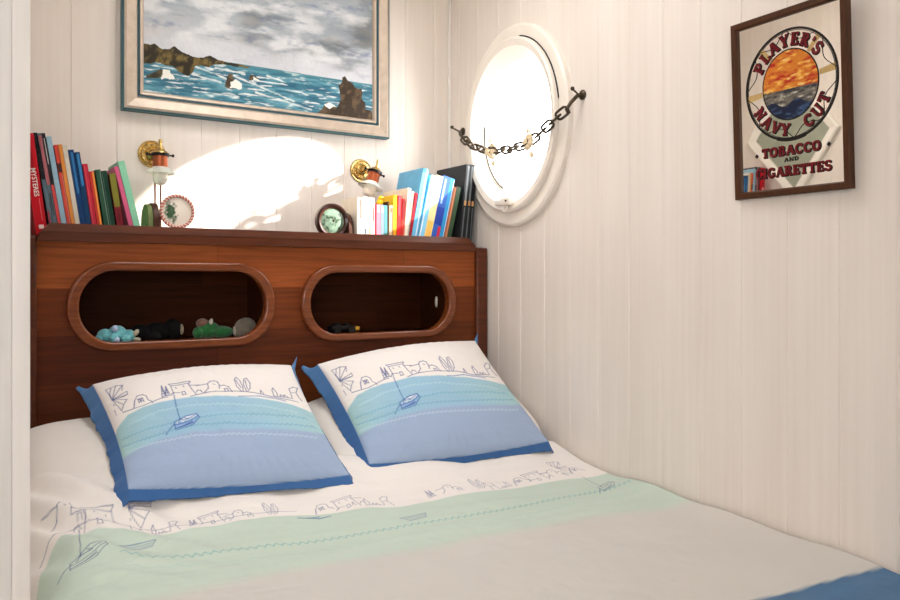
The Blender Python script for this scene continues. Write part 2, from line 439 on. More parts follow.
b = B(); b.lathe([(.2, -.024), (.2, -.018)], 96, Matrix.Diagonal((1, .236 / .203, 1, 1))); b.obj('pane', M_pane, win)
b = B()
b.box((-.055, -.268, .035), (.030, -.250, .052), bevel=.004); b.box((-.012, -.272, .035), (.034, -.246, .060), bevel=.005)
lt = b.obj('latch', M_port, win)
b = B(); b.lathe([(0, .0), (.0035, 0), (.0035, .003), (0, .004)], 12, Matrix.Translation((.022, -.258, .060))); b.obj('screw', M_brassd, lt)
b = B(); b.tube([(.006 + .011 * math.cos(a), -.281 + .012 * math.sin(a), .052) for a in np.linspace(0, 2*PI, 24, endpoint=False)], .0026, 8, True)
b.box((.001, -.275, .046), (.011, -.262, .056), bevel=.002); b.obj('pull_ring', M_port, lt)

# ------------------------------------------------------------------ headboard
hb = thing('headboard_cabinet', 'mahogany bookcase headboard with two oval niches against the panelled wall', 'headboard', (-.743, -.12, 0))
HX, HY = .743, .12
def hbp(b, name, m, parent=hb, label=None):
    o = b.obj(name, m, parent); o.location = (HX, HY, 0); o.matrix_parent_inverse = Matrix.Identity(4)
    if label: o['label'] = label
    return o
RXY = Matrix.Rotation(PI/2, 4, 'X')          # curve plane XY -> XZ
NC = ((-1.0785, 1.1785), (-.4265, 1.1770))
me = curve_prism([[(-1.485, .32), (-.02, .32), (-.02, 1.354), (-1.485, 1.354)]] + [rrect(.258, .101, .097, c[0], c[1]) for c in NC], .018)
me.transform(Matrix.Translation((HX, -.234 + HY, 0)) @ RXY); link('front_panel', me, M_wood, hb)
for (cx, cz) in NC:
    me = curve_prism([rrect(.2835, .1215, .117, 0, 0, 20), rrect(.2535, .0965, .092, 0, 0, 20)], .036, .0075, 4)
    for p in me.polygons: p.use_smooth = True
    me.transform(Matrix.Translation((cx + HX, -.246 + HY, cz)) @ RXY); o = link('opening_trim', me, M_woodring, hb)
    o['label'] = 'rounded wooden rim of an oval niche'
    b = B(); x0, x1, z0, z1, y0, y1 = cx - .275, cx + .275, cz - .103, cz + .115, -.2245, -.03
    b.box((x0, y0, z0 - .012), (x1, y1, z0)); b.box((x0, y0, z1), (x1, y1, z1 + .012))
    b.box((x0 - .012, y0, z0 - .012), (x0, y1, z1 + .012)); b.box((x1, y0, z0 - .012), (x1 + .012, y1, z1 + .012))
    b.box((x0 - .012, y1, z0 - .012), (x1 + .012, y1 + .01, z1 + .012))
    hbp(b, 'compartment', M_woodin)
b = B(); b.box((-1.485, -.232, 1.3545), (-.012, -.002, 1.366)); hbp(b, 'shelf_board', M_woodlip)
b = B()   # two-step lip, mitred ends
def lipseg(xl0, xr0, xl1, xr1, y0, y1, z0, z1, yb=-.226):
    b._add([Vector(v) for v in ((xl0, y0, z0), (xr0, y0, z0), (xr0, yb, z0), (xl0, yb, z0), (xl1, y1, z1), (xr1, y1, z1), (xr1, yb, z1), (xl1, yb, z1))],
           [(0,3,2,1),(4,5,6,7),(0,1,5,4),(1,2,6,5),(2,3,7,6),(3,0,4,7)])
lipseg(-1.432, -.063, -1.424, -.071, -.270, -.270, 1.351, 1.373)
lipseg(-1.424, -.071, -1.421, -.074, -.266, -.266, 1.373, 1.3755)
lipseg(-1.421, -.074, -1.402, -.096, -.269, -.262, 1.3755, 1.3975)
hbp(b, 'shelf_lip', M_woodlip)
for (x0, x1) in ((-1.495, -1.4310), (-.0545, -.0065)):
    b = B(); b.box((x0, -.258, .32), (x1, -.003, 1.364), bevel=.006); hbp(b, 'side_post', M_woodlip)
# small white fitting in the right niche
b = B(); b.lathe([(0, 0), (.0065, 0), (.0065, .004), (.004, .006), (0, .006)], 20, Matrix.Translation((-.1535, -.15, 1.172)) @ Matrix.Rotation(-PI/2, 4, 'Y') @ Matrix.Diagonal((3.0, 1, 1, 1)))
o = hbp(b, 'recessed_pull', mat('white plastic', (225, 220, 212), .4)); o['label'] = 'small white oval fitting on the side wall of the right niche'

# ------------------------------------------------------------------ bed
bed = thing('bed', 'double bed under the printed duvet, set in the alcove', 'bed', (-.76, -1.2, 0))
b = B(); b.box((-.72, -1.0, .04), (.745, .93, .30)); b.obj('base', M_woodlip, bed)
b = B(); b.box((-.715, -.99, .302), (.742, .935, .54), bevel=.03); b.obj('mattress', M_white, bed)

KY = [-2.4, -1.9, -1.66, -1.2, -.95, -.82, -.72, -.64, -.58, -.5]
KZ = [.62, .65, .658, .665, .675, .687, .705, .735, .775, .82]
def duvet_h(X, Y):
    z = np.interp(Y, KY, KZ)
    k = np.array([-.02, -.01, 0, .01, .02])
    z = sum(np.interp(Y + q, KY, KZ) for q in k * 2) / 5
    d = np.clip(-1.36 - X, 0, None)
    z = z - 4.5 * d * d * (1 - .75 * np.clip((Y + .88) / .25, 0, 1))
    z = z + .012 * fbm(X * 3.0, Y * 3.5, 2) + .006 * fbm(X * 9, Y * 11, 5)
    # soft folds fanning over the left shoulder of the bed
    s = np.clip((-1.05 - X) / .4, 0, 1) * np.clip((Y + 1.0) / .35, 0, 1)
    z = z + .010 * s * np.sin((Y * 1.0 + X * .9) * 62 + 4 * fbm(X * 4, Y * 4, 8))
    s2 = np.clip((Y + .95) / .2, 0, 1)
    z = z + .005 * s2 * np.sin(X * 22 + 5 * fbm(X * 3, Y * 5, 4)) 
    z = z + .0045 * fbm(X * 3 + Y * 2, Y * 34 + X * 5, 7, 3) * np.clip((Y + 1.5) / .4, .25, 1)
    z = z + .018 * np.abs(fbm(X * 6 + Y * 9, Y * 16 - X * 12, 3, 3)) * np.clip((-.9 - X) / .4, 0, 1) * np.clip((Y + 1.0) / .25, 0, 1)
    e = np.clip((X + .12) / .11, 0, 1)
    z = z + e * e * (.003 * np.sin(Y * 23) + .020 * np.exp(-((Y + 1.15) / .35) ** 2))
    return z
ax = np.linspace(-1.503, -.014, 640)
ay = np.concatenate([np.linspace(-2.34, -1.12, 150, endpoint=False), np.linspace(-1.12, -.545, 260)])
X, Y = np.meshgrid(ax, ay, indexing='ij')
X0, Y0 = X, Y
# printed design
def interp_line(pts): return np.interp(X, [p[0] for p in pts], [p[1] for p in pts])
SEA = [(-1.53, -1.05), (-1.495, -.86), (-1.47, -.765), (-1.45, -.733), (-1.427, -.716), (-1.369, -.710), (-1.315, -.719), (-1.258, -.742), (-1.157, -.760), (-1.022, -.768), (-.924, -.770), (-.808, -.795), (-.683, -.818), (-.534, -.822), (-.379, -.828), (-.215, -.841), (0, -.862)]
GREY = [(-1.55, -1.12), (-1.4, -1.03), (-1.269, -1.033), (-1.076, -1.037), (-.81, -1.070), (-.523, -1.083), (-.275, -1.103), (-.118, -1.135), (0, -1.16)]
BLUE = [(-1.55, -1.50), (-1.1, -1.54), (-.7, -1.58), (-.368, -1.616), (-.216, -1.629), (0, -1.652)]
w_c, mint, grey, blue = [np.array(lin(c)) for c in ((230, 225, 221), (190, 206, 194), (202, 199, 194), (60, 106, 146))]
sm = lambda d, w: np.clip(.5 + d / w, 0, 1)[..., None]
col = np.ones(X.shape + (3,)) * w_c
seaL, greyL, blueL = interp_line(SEA), interp_line(GREY), interp_line(BLUE)
k = sm(seaL - Y, .004); mintv = mint * (1 + .10 * fbm(X * 3, Y * 30, 3)[..., None]); col = col * (1 - k) + mintv * k
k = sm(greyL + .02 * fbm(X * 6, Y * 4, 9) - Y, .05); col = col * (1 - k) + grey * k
k = sm(blueL + .012 * fbm(X * 8, X * 0, 9) - Y, .006); col = col * (1 - k) + blue * (1 + .25 * fbm(X * 3, Y * 40, 1)[..., None]) * k
INK = (62, 78, 132)
ZIG = [(-1.331, -.809), (-1.283, -.850), (-1.207, -.873), (-1.11, -.894), (-.987, -.915), (-.87, -.922), (-.717, -.932), (-.475, -.952), (-.28, -.957), (-.02, -.962)]
zx = np.arange(-1.33, -.02, .009)
stroke(col, ax, ay, [(x, float(np.interp(x, [p[0] for p in ZIG], [p[1] for p in ZIG])) + (.008 if i % 2 else -.004)) for i, x in enumerate(zx)], .0022, (128, 178, 178), .75)
stroke(col, ax, ay, [(x, float(np.interp(x, [p[0] for p in ZIG], [p[1] for p in ZIG])) - .05 + (.005 if i % 2 else -.003)) for i, x in enumerate(zx[::2])], .002, (170, 200, 192), .6)
# ink drawing shared by both prints: pieces in units of the cushion print (u across, v down)
ART = {
 'mill': [[(.101,.254),(.145,.141)],[(.101,.254),(.176,.15)],[(.101,.254),(.186,.21)],[(.101,.254),(.172,.24)],[(.101,.254),(.09,.158),(.115,.15)],[(.101,.254),(.148,.31)],[(.145,.141),(.12,.15),(.10,.20),(.101,.254)],[(.145,.141),(.176,.15),(.165,.19)],[(.186,.21),(.183,.235),(.101,.254)],[(.172,.275),(.148,.31),(.128,.35)],[(.101,.254),(.128,.36)],[(.172,.275),(.101,.254)],[(.09,.34),(.089,.38)],[(.10,.29),(.10,.3)]],
 'house': [[(.19,.352),(.205,.298),(.225,.262),(.25,.258),(.266,.272),(.268,.306),(.28,.318),(.285,.335)],[(.19,.352),(.197,.325),(.205,.298)],[(.222,.32),(.222,.29),(.245,.285),(.247,.315)],[(.222,.29),(.247,.315)],[(.245,.285),(.222,.32)],[(.232,.29),(.234,.318)]],
 'block': [[(.383,.195),(.481,.191),(.475,.206),(.392,.21),(.383,.195)],[(.392,.21),(.392,.285)],[(.43,.27),(.429,.296),(.445,.291),(.443,.266),(.43,.27)],[(.47,.21),(.477,.255),(.487,.306)],[(.47,.222),(.515,.232)],[(.491,.285),(.50,.268),(.512,.272),(.515,.29)],[(.41,.225),(.412,.235)],[(.445,.22),(.447,.232)],[(.379,.288),(.392,.27),(.42,.275)]],
 'dome': [[(.521,.298),(.548,.263),(.552,.225),(.565,.208),(.585,.205),(.597,.215),(.60,.245),(.594,.271)],[(.597,.248),(.618,.245),(.636,.262),(.642,.305)],[(.615,.30),(.615,.275),(.628,.275),(.628,.3)],[(.575,.23),(.582,.235)],[(.50,.235),(.55,.228)]],
 'firs': [[(.336,.294),(.350,.204),(.356,.285)],[(.354,.29),(.368,.212),(.374,.28)],[(.338,.275),(.372,.262)],[(.342,.25),(.356,.26)],[(.36,.245),(.372,.25)],[(.334,.30),(.345,.29),(.38,.29)],[(.348,.215),(.352,.29)],[(.366,.22),(.366,.285)]],
 'cypress': [[(.683,.311),(.672,.262),(.675,.205),(.686,.187),(.697,.22),(.698,.27),(.691,.308)],[(.705,.311),(.706,.25),(.718,.205),(.731,.2),(.738,.24),(.728,.285),(.712,.308)],[(.68,.21),(.688,.28)],[(.722,.215),(.714,.29)]],
 'ground': [[(.128,.37),(.178,.361),(.24,.345),(.335,.305),(.36,.30)],[(.46,.312),(.53,.296),(.572,.292),(.644,.300),(.729,.318),(.80,.36),(.844,.379),(.92,.404)]],
 'small': [[(.763,.335),(.770,.305),(.776,.338)],[(.818,.361),(.822,.31),(.832,.29),(.838,.34),(.834,.358)],[(.818,.361),(.90,.378)],[(.845,.366),(.85,.35),(.862,.366),(.868,.352),(.88,.368)],[(.90,.37),(.905,.30),(.93,.278),(.948,.285),(.93,.33),(.94,.39)],[(.91,.33),(.925,.325)]],
 'boat': [[(.34,.521),(.336,.56),(.418,.534),(.458,.482),(.452,.454),(.403,.465),(.343,.503),(.34,.521)],[(.343,.525),(.417,.502),(.455,.47)],[(.336,.55),(.42,.52)],[(.35,.545),(.42,.512)],[(.37,.487),(.40,.49),(.44,.468)],[(.36,.51),(.372,.49)],[(.395,.478),(.41,.49)]],
 'mast': [[(.390,.292),(.378,.40),(.372,.49)],[(.341,.516),(.31,.555),(.287,.587)]],
}
def place(col, ax, ay, piece, fx, w, ink=INK, alpha=.85):
    for pl in ART[piece]: stroke(col, ax, ay, [fx(p) for p in pl], w, ink, alpha)
def onto(piece_u, piece_v, x, y, s, flip=1):
    return lambda p: (x + flip * (p[0] - piece_u) * .62 * s, y - (p[1] - piece_v) * .50 * s)
W = .0013
for (pc, u, v, x, y, s, fl) in (('dome', .58, .30, -1.410, -.682, 1.0, 1), ('block', .43, .29, -1.345, -.700, 1.15, -1), ('mill', .10, .36, -1.285, -.712, 1.05, 1),
        ('small', .86, .36, -1.232, -.735, .8, 1), ('firs', .35, .30, -1.165, -.742, .8, 1), ('block', .43, .29, -1.125, -.745, .85, 1), ('dome', .58, .30, -1.06, -.755, .8, 1),
        ('cypress', .70, .31, -.985, -.757, .9, 1), ('house', .24, .345, -.86, -.772, .9, 1), ('block', .43, .29, -.805, -.78, 1.0, 1), ('small', .86, .36, -.735, -.79, 1.0, 1),
        ('firs', .35, .30, -.575, -.80, .9, 1), ('dome', .58, .30, -.51, -.80, .9, 1), ('cypress', .70, .31, -.42, -.805, 1.0, 1), ('small', .86, .36, -.35, -.812, 1.0, -1),
        ('house', .24, .345, -.285, -.815, 1.0, 1), ('block', .43, .29, -.235, -.818, 1.1, 1), ('dome', .58, .30, -.165, -.82, 1.0, 1), ('mill', .10, .36, -.13, -.82, 1.0, 1), ('house', .24, .345, -.08, -.815, 1.0, 1)):
    place(col, ax, ay, pc, onto(u, v, x, y, s * .92, fl), W, (74, 88, 136), alpha=.62)
stroke(col, ax, ay, [(x, y + .022) for x, y in SEA[2:11]], .0012, INK, .6)
for (x, y, s, c) in ((-1.385, -.79, 1.0, INK), (-.09, -.935, 1.0, INK)):
    place(col, ax, ay, 'boat', onto(.40, .50, x, y, s), W, c, .7); place(col, ax, ay, 'mast', onto(.40, .50, x, y, s * .9), W, c, .7)
for (x, y) in ((-1.29, -.785), (-.682, -.893)):
    for q in range(4): stroke(col, ax, ay, [(x - .035 + .006*q, y + .008 - .006*q), (x + .035 - .004*q, y + .012 - .006*q)], .0016, (110, 130, 160), .6)
    stroke(col, ax, ay, [(x - .035, y + .01), (x - .02, y - .012), (x + .025, y - .010), (x + .037, y + .012), (x - .035, y + .01)], .0016, (100, 120, 160), .6)
for (x, y) in ((-.915, -.792), (-.89, -.80)):
    stroke(col, ax, ay, [(x - .02, y + .008), (x, y), (x + .03, y + .002)], .0028, (50, 100, 150), .8)
hd = np.clip((Y + .78) / .235, 0, 1) ** 2      # the turned head edge is not straight
Y = Y + hd * (.075 * np.clip((-1.18 - X) / .22, 0, 1) - .055 * np.clip((X + .34) / .25, 0, 1) + .03 * fbm(X * 4, X * 0, 6))
Z = duvet_h(X, Y) - .02 * hd ** 4
P = np.stack([X, Y, Z], -1)
# wrap the rim downwards so the cover has thickness and hangs at the left and foot
n, m = P.shape[:2]
def rim(P, colr):
    rows = [(P, colr)]
    return rows
skirtL = []; 
def drop(edge, dirv, depth, steps=6, r=.02):
    out = []
    for q in range(1, steps + 1):
        t = q / steps; e = edge.copy()
        e[:, 2] -= depth * t; e[:, 0] += dirv[0] * r * math.sin(min(1, t * 3) * PI / 2) * .3; e[:, 1] += dirv[1] * r * math.sin(min(1, t * 3) * PI / 2)
        out.append(e)
    return np.array(out)
V = [P.reshape(-1, 3)]; CC = [col.reshape(-1, 3)]; F = []
idx = np.arange(n * m).reshape(n, m)
F.append(np.stack([idx[:-1, :-1], idx[1:, :-1], idx[1:, 1:], idx[:-1, 1:]], -1).reshape(-1, 4))
base = n * m
for (edge_idx, dirv, depth, flip) in ((idx[0, :], (-.3, 0), .20, 0), (idx[-1, :], (0, 0), .10, 1), (idx[:, 0], (0, -1), .30, 1), (idx[:, -1], (0, .5), .05, 0)):
    E_ = P.reshape(-1, 3)[edge_idx]; D_ = drop(E_, dirv, depth); k_ = len(edge_idx)
    V.append(D_.reshape(-1, 3)); CC.append(np.tile(col.reshape(-1, 3)[edge_idx], (6, 1)))
    I = np.concatenate([edge_idx[None], base + np.arange(6 * k_).reshape(6, k_)])
    q = np.stack([I[:-1, :-1], I[:-1, 1:], I[1:, 1:], I[1:, :-1]], -1).reshape(-1, 4)
    F.append(q[:, ::-1] if flip else q); base += 6 * k_
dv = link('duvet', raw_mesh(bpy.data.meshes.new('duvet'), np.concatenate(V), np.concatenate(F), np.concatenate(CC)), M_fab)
tag(dv, 'white and pale green duvet printed with a blue harbour drawing, spread over the bed', 'duvet')

# white sleeping pillows, leaning against the headboard
def plain_pillow(label, corners, t_up, t_dn, seed):
    nu, nv = 120, 80
    u = np.linspace(0, 1, nu); v = np.linspace(0, 1, nv); U, Vv = np.meshgrid(u, v, indexing='ij')
    TL, TR, BR, BL = [np.array(c) for c in corners]
    def surf(sign, th):
        eu, ev = np.abs(2*U - 1), np.abs(2*Vv - 1)
        b_ = ((1 - eu ** 3.2) * (1 - ev ** 2.6)) ** .5
        # rounded outline
        uu = .5 + (U - .5) * (1 - .05 * ev ** 4); vv = .5 + (Vv - .5) * (1 - .10 * eu ** 5)
        Q = (1-uu)[..., None]*(1-vv)[..., None]*TL + (uu*(1-vv))[..., None]*TR + (uu*vv)[..., None]*BR + ((1-uu)*vv)[..., None]*BL
        N_ = np.cross(TR - TL, TL - BL); N_ /= np.linalg.norm(N_)
        wr_ = .009 * fbm(U * 5, Vv * 6, seed) + .008 * np.sin(U * 26 + 8 * fbm(U * 3, Vv * 3, seed + 2)) * (ev ** 2)
        return Q + (sign * th * b_ + sign * wr_ * b_)[..., None] * N_
    top, bot = surf(1, t_up), surf(-1, t_dn)
    idx = np.arange(nu * nv).reshape(nu, nv)
    f1 = np.stack([idx[:-1, :-1], idx[:-1, 1:], idx[1:, 1:], idx[1:, :-1]], -1).reshape(-1, 4)
    me = raw_mesh(bpy.data.meshes.new('pillow'), np.concatenate([top.reshape(-1, 3), bot.reshape(-1, 3)]), np.concatenate([f1, f1[:, ::-1] + nu * nv]))
    bm = bmesh.new(); bm.from_mesh(me); bmesh.ops.remove_doubles(bm, verts=bm.verts[:], dist=1e-4); bmesh.ops.recalc_face_normals(bm, faces=bm.faces[:]); bm.to_mesh(me); bm.free()
    tag(link('pillow', me, M_white), label, 'pillow', 'white pillows behind the cushions')
plain_pillow('white pillow behind the cushion farther from the porthole', [(-1.475, -.285, .885), (-.74, -.285, .885), (-.745, -.62, .70), (-1.47, -.62, .70)], .055, .09, 1)
plain_pillow('white pillow behind the cushion by the right wall', [(-.735, -.285, .885), (-.022, -.285, .93), (-.016, -.605, .755), (-.73, -.62, .70)], .052, .09, 6)

# printed cushions
def cushion(label, corners, thick, seed):
    nu, nv = 330, 270
    u = np.linspace(0, 1, nu); v = np.linspace(0, 1, nv); U, Vv = np.meshgrid(u, v, indexing='ij')
    TL, TR, BR, BL = [np.array(c, float) for c in corners]
    fu, fv = .046, .075
    fb = .080 - .050 * np.sin(PI * np.clip(U * .92, 0, 1)) ** .7
    N_ = np.cross(TR - TL, TL - BL); N_ /= np.linalg.norm(N_)
    ud = (TR - TL) / np.linalg.norm(TR - TL); vd = (BL - TL) / np.linalg.norm(BL - TL)
    eu = np.clip((U - fu) / (1 - 2*fu), 0, 1); ev = np.clip((Vv - fv) / (1 - fv - fb), 0, 1)
    au, av = np.abs(2*eu - 1), np.abs(2*ev - 1)
    bul = ((1 - au ** 2.4) * (1 - av ** 2.4)) ** .55
    out = np.maximum(np.clip(np.maximum(fu - U, U - 1 + fu) / fu, 0, 1), np.clip(np.maximum((fv - Vv) / fv, (Vv - 1 + fb) / fb), 0, 1))
    outT = np.clip((fv - Vv) / fv, 0, 1); outR = np.clip((U - 1 + fu) / fu, 0, 1); outL = np.clip((fu - U) / fu, 0, 1); outB = np.clip((Vv - 1 + fb) / fb, 0, 1)
    bow = .014 * (np.sin(PI * U) * (2*Vv - 1) * -1 * .6)
    Q = (1-U)[..., None]*(1-Vv)[..., None]*TL + (U*(1-Vv))[..., None]*TR + (U*Vv)[..., None]*BR + ((1-U)*Vv)[..., None]*BL
    Q = Q - (.020 * np.sin(PI * U) ** .8 * (1 - Vv) ** 2)[..., None] * vd + (.006 * np.sin(PI * U) * (1 - Vv))[..., None] * N_
    Q = Q + (-.020 * (1 - (2*Vv-1)**2) * (2*U - 1) * (np.abs(2*U - 1) ** 1))[..., None] * ud
    # flange: turned back at the top and right, soft waves along the left and bottom
    edge = np.where(outL + outR > 0, Vv, U)
    wave = fbm(edge * 9, seed + 0 * U, seed, 3)
    Q = Q - ((.030 * outT * np.clip(1 - outL*1.2 - outR, 0, 1) + .018 * outR * (1 - outT) + .034 * outL + .012 * outB))[..., None] * N_
    Q = Q + (.028 * outT * np.clip(1 - outL*1.3 - outR, 0, 1))[..., None] * vd - (.012 * outR * (1 - outT))[..., None] * ud
    Q = Q + (out * .022 * wave)[..., None] * N_ + (outL * .016 * fbm(Vv * 11, 0*U, seed + 4))[..., None] * ud + (outB * .012 * fbm(U * 7, 0*U, seed + 5))[..., None] * vd
    wr_ = .010 * fbm(U * 5, Vv * 4, seed + 1) + .006 * fbm(U * 16, Vv * 12, seed + 2)
    rad = np.minimum.reduce([np.hypot(eu - a, ev - b) for a in (0, 1) for b in (0, 1)])
    pk = .0012 * np.sin(np.arctan2(ev - .5, eu - .5) * 60 + 6 * fbm(eu * 4, ev * 4, seed)) * np.exp(-((np.minimum(np.minimum(eu, 1-eu), np.minimum(ev, 1-ev)) - .05) / .07) ** 2) 
    top = Q + ((thick * bul + (wr_ + pk) * bul ** .5))[..., None] * N_
    bot = Q - ((.004 + thick * .30 * bul))[..., None] * N_
    # print, drawn flat and then laid over the filled shape
    GU, GV = 760, 640; gu = np.linspace(-.05, 1.15, GU); gv = np.linspace(-.2, 1.05, GV)
    Us, Vs, us, vs_k = U, Vv, u, v
    U, Vv = np.meshgrid(gu, gv, indexing='ij'); u, v = gu, gv
    colr = np.ones(U.shape + (3,)) * np.array(lin((231, 226, 223)))
    sea = [(0, .60), (.055, .501), (.084, .466), (.149, .396), (.231, .359), (.31, .338), (.463, .318), (.608, .334), (.749, .371), (.884, .430), (1, .51)]
    low = [(0, .74), (.076, .700), (.255, .614), (.408, .585), (.556, .583), (.699, .598), (.953, .646), (1, .66)]
    il = lambda L_: np.interp(U, [p[0] for p in L_], [p[1] for p in L_])
    aq, lb, pe, fl = [np.array(lin(c)) for c in ((164, 200, 201), (148, 186, 209), (154, 173, 203), (56, 98, 152))]
    t = np.clip(np.abs(U - .5) * 2.4 - .35 + .9 * fbm(U * 3, Vv * 5, 7) , 0, 1)[..., None]
    seac = (lb * (1 - t) + aq * t) * (1 + .10 * fbm(U * 3, Vv * 40, 5)[..., None])
    k = sm(Vv - il(sea), .008); colr = colr * (1 - k) + seac * k
    k = sm(Vv - il(low), .02); colr = colr * (1 - k) + pe * (1 + .08 * fbm(U * 3, Vv * 25, 2)[..., None]) * k
    A, Bv = u * .62, v * .50
    f = lambda p: (p[0] * .62, p[1] * .50)
    for pc in ('mill', 'house', 'block', 'dome', 'firs', 'cypress', 'ground', 'small'): place(colr, A, Bv, pc, f, .0016)
    k = inside(U, Vv, ART['boat'][0]); colr[k] = np.array(lin((140, 172, 214)))
    k = inside(U, Vv, [(.343,.515),(.415,.497),(.45,.468),(.44,.462),(.40,.472),(.36,.498)]); colr[k] = np.array(lin((222, 226, 232)))
    place(colr, A, Bv, 'boat', f, .0018, (52, 84, 160)); place(colr, A, Bv, 'mast', f, .0018, (52, 92, 160))
    stroke(colr, A, Bv, [f(p) for p in ((.66, .345), (.75, .352), (.83, .385), (.86, .40))], .0022, (70, 120, 175), .8)
    zz = [([(.072,.571),(.213,.527),(.321,.505),(.474,.477),(.58,.467),(.724,.483),(.921,.531)], .75, (110, 165, 190)),
          ([(.065,.623),(.2,.592),(.342,.548),(.448,.531),(.565,.536),(.709,.554),(.936,.591)], .75, (110, 160, 190)),
          ([(.06,.676),(.253,.627),(.404,.606),(.549,.613),(.692,.631),(.918,.672)], .6, (188, 208, 224)),
          ([(.12,.48),(.3,.40),(.46,.378),(.6,.388),(.75,.43),(.9,.49)], .5, (186, 216, 224))]
    for L_, al, cc in zz:
        xs = np.arange(L_[0][0], L_[-1][0], .011)
        stroke(colr, A, Bv, [f((x, float(np.interp(x, [p[0] for p in L_], [p[1] for p in L_])) + (.011 if i % 2 else 0))) for i, x in enumerate(xs)], .0017, cc, al)
    img_, U, Vv = colr, Us, Vs
    iu = np.clip((U + .085 * bul + .05) / 1.2 * (GU - 1), 0, GU - 1.001); iv = np.clip((Vv - .115 * bul + .2) / 1.25 * (GV - 1), 0, GV - 1.001)
    i0, j0 = iu.astype(int), iv.astype(int); fu_, fv_ = (iu - i0)[..., None], (iv - j0)[..., None]
    colr = (img_[i0, j0] * (1 - fu_) + img_[i0 + 1, j0] * fu_) * (1 - fv_) + (img_[i0, j0 + 1] * (1 - fu_) + img_[i0 + 1, j0 + 1] * fu_) * fv_
    k = (np.clip(out * 14, 0, 1))[..., None]; colr = colr * (1 - k) + fl * k
    k = (np.clip(out * 14, 0, 1) * np.clip(1.1 - Vv * 2.2, 0, 1))[..., None] * .35; colr = colr * (1 - k) + np.array(lin((110, 160, 205))) * k
    bc = np.ones_like(colr) * fl
    idx = np.arange(nu * nv).reshape(nu, nv)
    f1 = np.stack([idx[:-1, :-1], idx[:-1, 1:], idx[1:, 1:], idx[1:, :-1]], -1).reshape(-1, 4)
    ring_ = np.concatenate([idx[:, 0], idx[-1, 1:], idx[-2::-1, -1], idx[0, -2:0:-1]])
    r2 = np.roll(ring_, -1); f2 = np.stack([ring_, r2, r2 + nu*nv, ring_ + nu*nv], -1)
    me = raw_mesh(bpy.data.meshes.new('cushion'), np.concatenate([top.reshape(-1, 3), bot.reshape(-1, 3)]), np.concatenate([f1, f1[:, ::-1] + nu*nv, f2]), np.concatenate([colr.reshape(-1, 3), bc.reshape(-1, 3)]))
    tag(link('printed_cushion', me, M_fab), label, 'cushion', 'harbour print cushions')
cushion('blue edged harbour print cushion on the side away from the porthole, below the toy niche',
        [(-1.343, -.30, .995), (-.7425, -.30, 1.019), (-.716, -.690, .727), (-1.310, -.660, .764)], .066, 3)
cushion('blue edged harbour print cushion resting beside the right wall',
        [(-.7202, -.30, 1.012), (-.0795, -.30, 1.0666), (-.042, -.695, .740), (-.695, -.640, .733)], .066, 12)

# ------------------------------------------------------------------ books
ZS, YB = 1.3665, -.212
def book(label, w, h, d, theta, xb, cover, pages=True, bands=(), y=YB, rough=.38, group=None, title=None):
    """theta: lean in degrees, negative leans towards the left; xb: shelf contact of the lower corner"""
    r = thing('book', label, 'book', (xb, y, ZS), (0, math.radians(theta), 0), group)
    x0 = 0 if theta <= 0 else -w
    t = min(.0022, w * .2); mt = book_mat(cover, rough)
    b = B(); b.box((x0, 0, 0), (x0 + t, d, h)); b.box((x0 + w - t, 0, 0), (x0 + w, d, h)); b.box((x0 + t, 0, 0), (x0 + w - t, t * .8, h))
    b.obj('cover', mt, r)
    b = B(); b.box((x0 + t, t * .8, .002), (x0 + w - t, d - .003, h - .0025)); b.obj('pages', M_paper, r)
    for (z0, z1, c, *xx) in bands:
        a0, a1 = xx if xx else (0, 1)
        b = B(); b.box((x0 + w * a0 + .0002, -.0006, h * z0), (x0 + w * a1 - .0002, .0002, h * z1)); b.obj('spine_label', book_mat(c), r)
    if title:
        txt, z, size, c = title
        me = text_mesh(txt, size, .0003); me.transform(Matrix.Translation((x0 + w / 2, -.0009, h * z)) @ Matrix.Rotation(PI/2, 4, 'Y') @ Matrix.Rotation(PI/2, 4, 'X'))
        link('spine_lettering', me, book_mat(c), r)
    return r
GL, GR = 'books at the far end of the headboard shelf', 'books at the porthole end of the headboard shelf'
def lbook(label, xl, xr, ztop, th, cover, d=.16, **k):
    """xl..xr: spine edges at z = 1.405"""
    a = math.radians(th); w = (xr - xl) * math.cos(a)
    if th <= 0: xb = xl + (1.405 - ZS) * math.tan(-a); h = (ztop - ZS) / math.cos(a)
    else: xb = xr - (1.405 - ZS) * math.tan(a); h = (ztop - ZS) / math.cos(a)
    return book(label, w - .0006, h, d, th, xb, cover, **k)
# left group
lbook('thick red paperback with white spine lettering, at the jamb end of the row', -1.4330, -1.4055, 1.629, -7.3, (196, 26, 40), .15, group=GL, y=-.218, title=('MYSTERES', .52, .0165, (240, 225, 220)),
      bands=[(.06, .10, (238, 214, 210), .3, .75), (.14, .36, (224, 120, 124), .66, .72), (.66, .92, (150, 20, 32), .3, .62)])
lbook('slim grey blue book with black top, beside the red paperback', -1.3985, -1.3883, 1.634, -9.2, (92, 116, 130), .18, group=GL, bands=[(.55, 1, (38, 38, 42)), (.62, .93, (214, 214, 214), .38, .58), (.1, .24, (170, 70, 84), 0, .5)])
lbook('slim book with dusky pink top and slate lower spine', -1.3880, -1.3788, 1.634, -9.2, (96, 118, 128), .18, group=GL, bands=[(.5, .98, (176, 104, 112)), (.2, .42, (60, 66, 76), .3, .7)])
lbook('slim black book with white spine marks and coral foot', -1.3784, -1.3698, 1.635, -9.2, (44, 42, 46), .18, group=GL, bands=[(.12, .5, (206, 76, 78)), (.7, .95, (200, 196, 196), .3, .6)])
lbook('pale blue hardback next to the row of three slim dark books', -1.3694, -1.3563, 1.627, -9.2, (150, 184, 204), .17, group=GL)
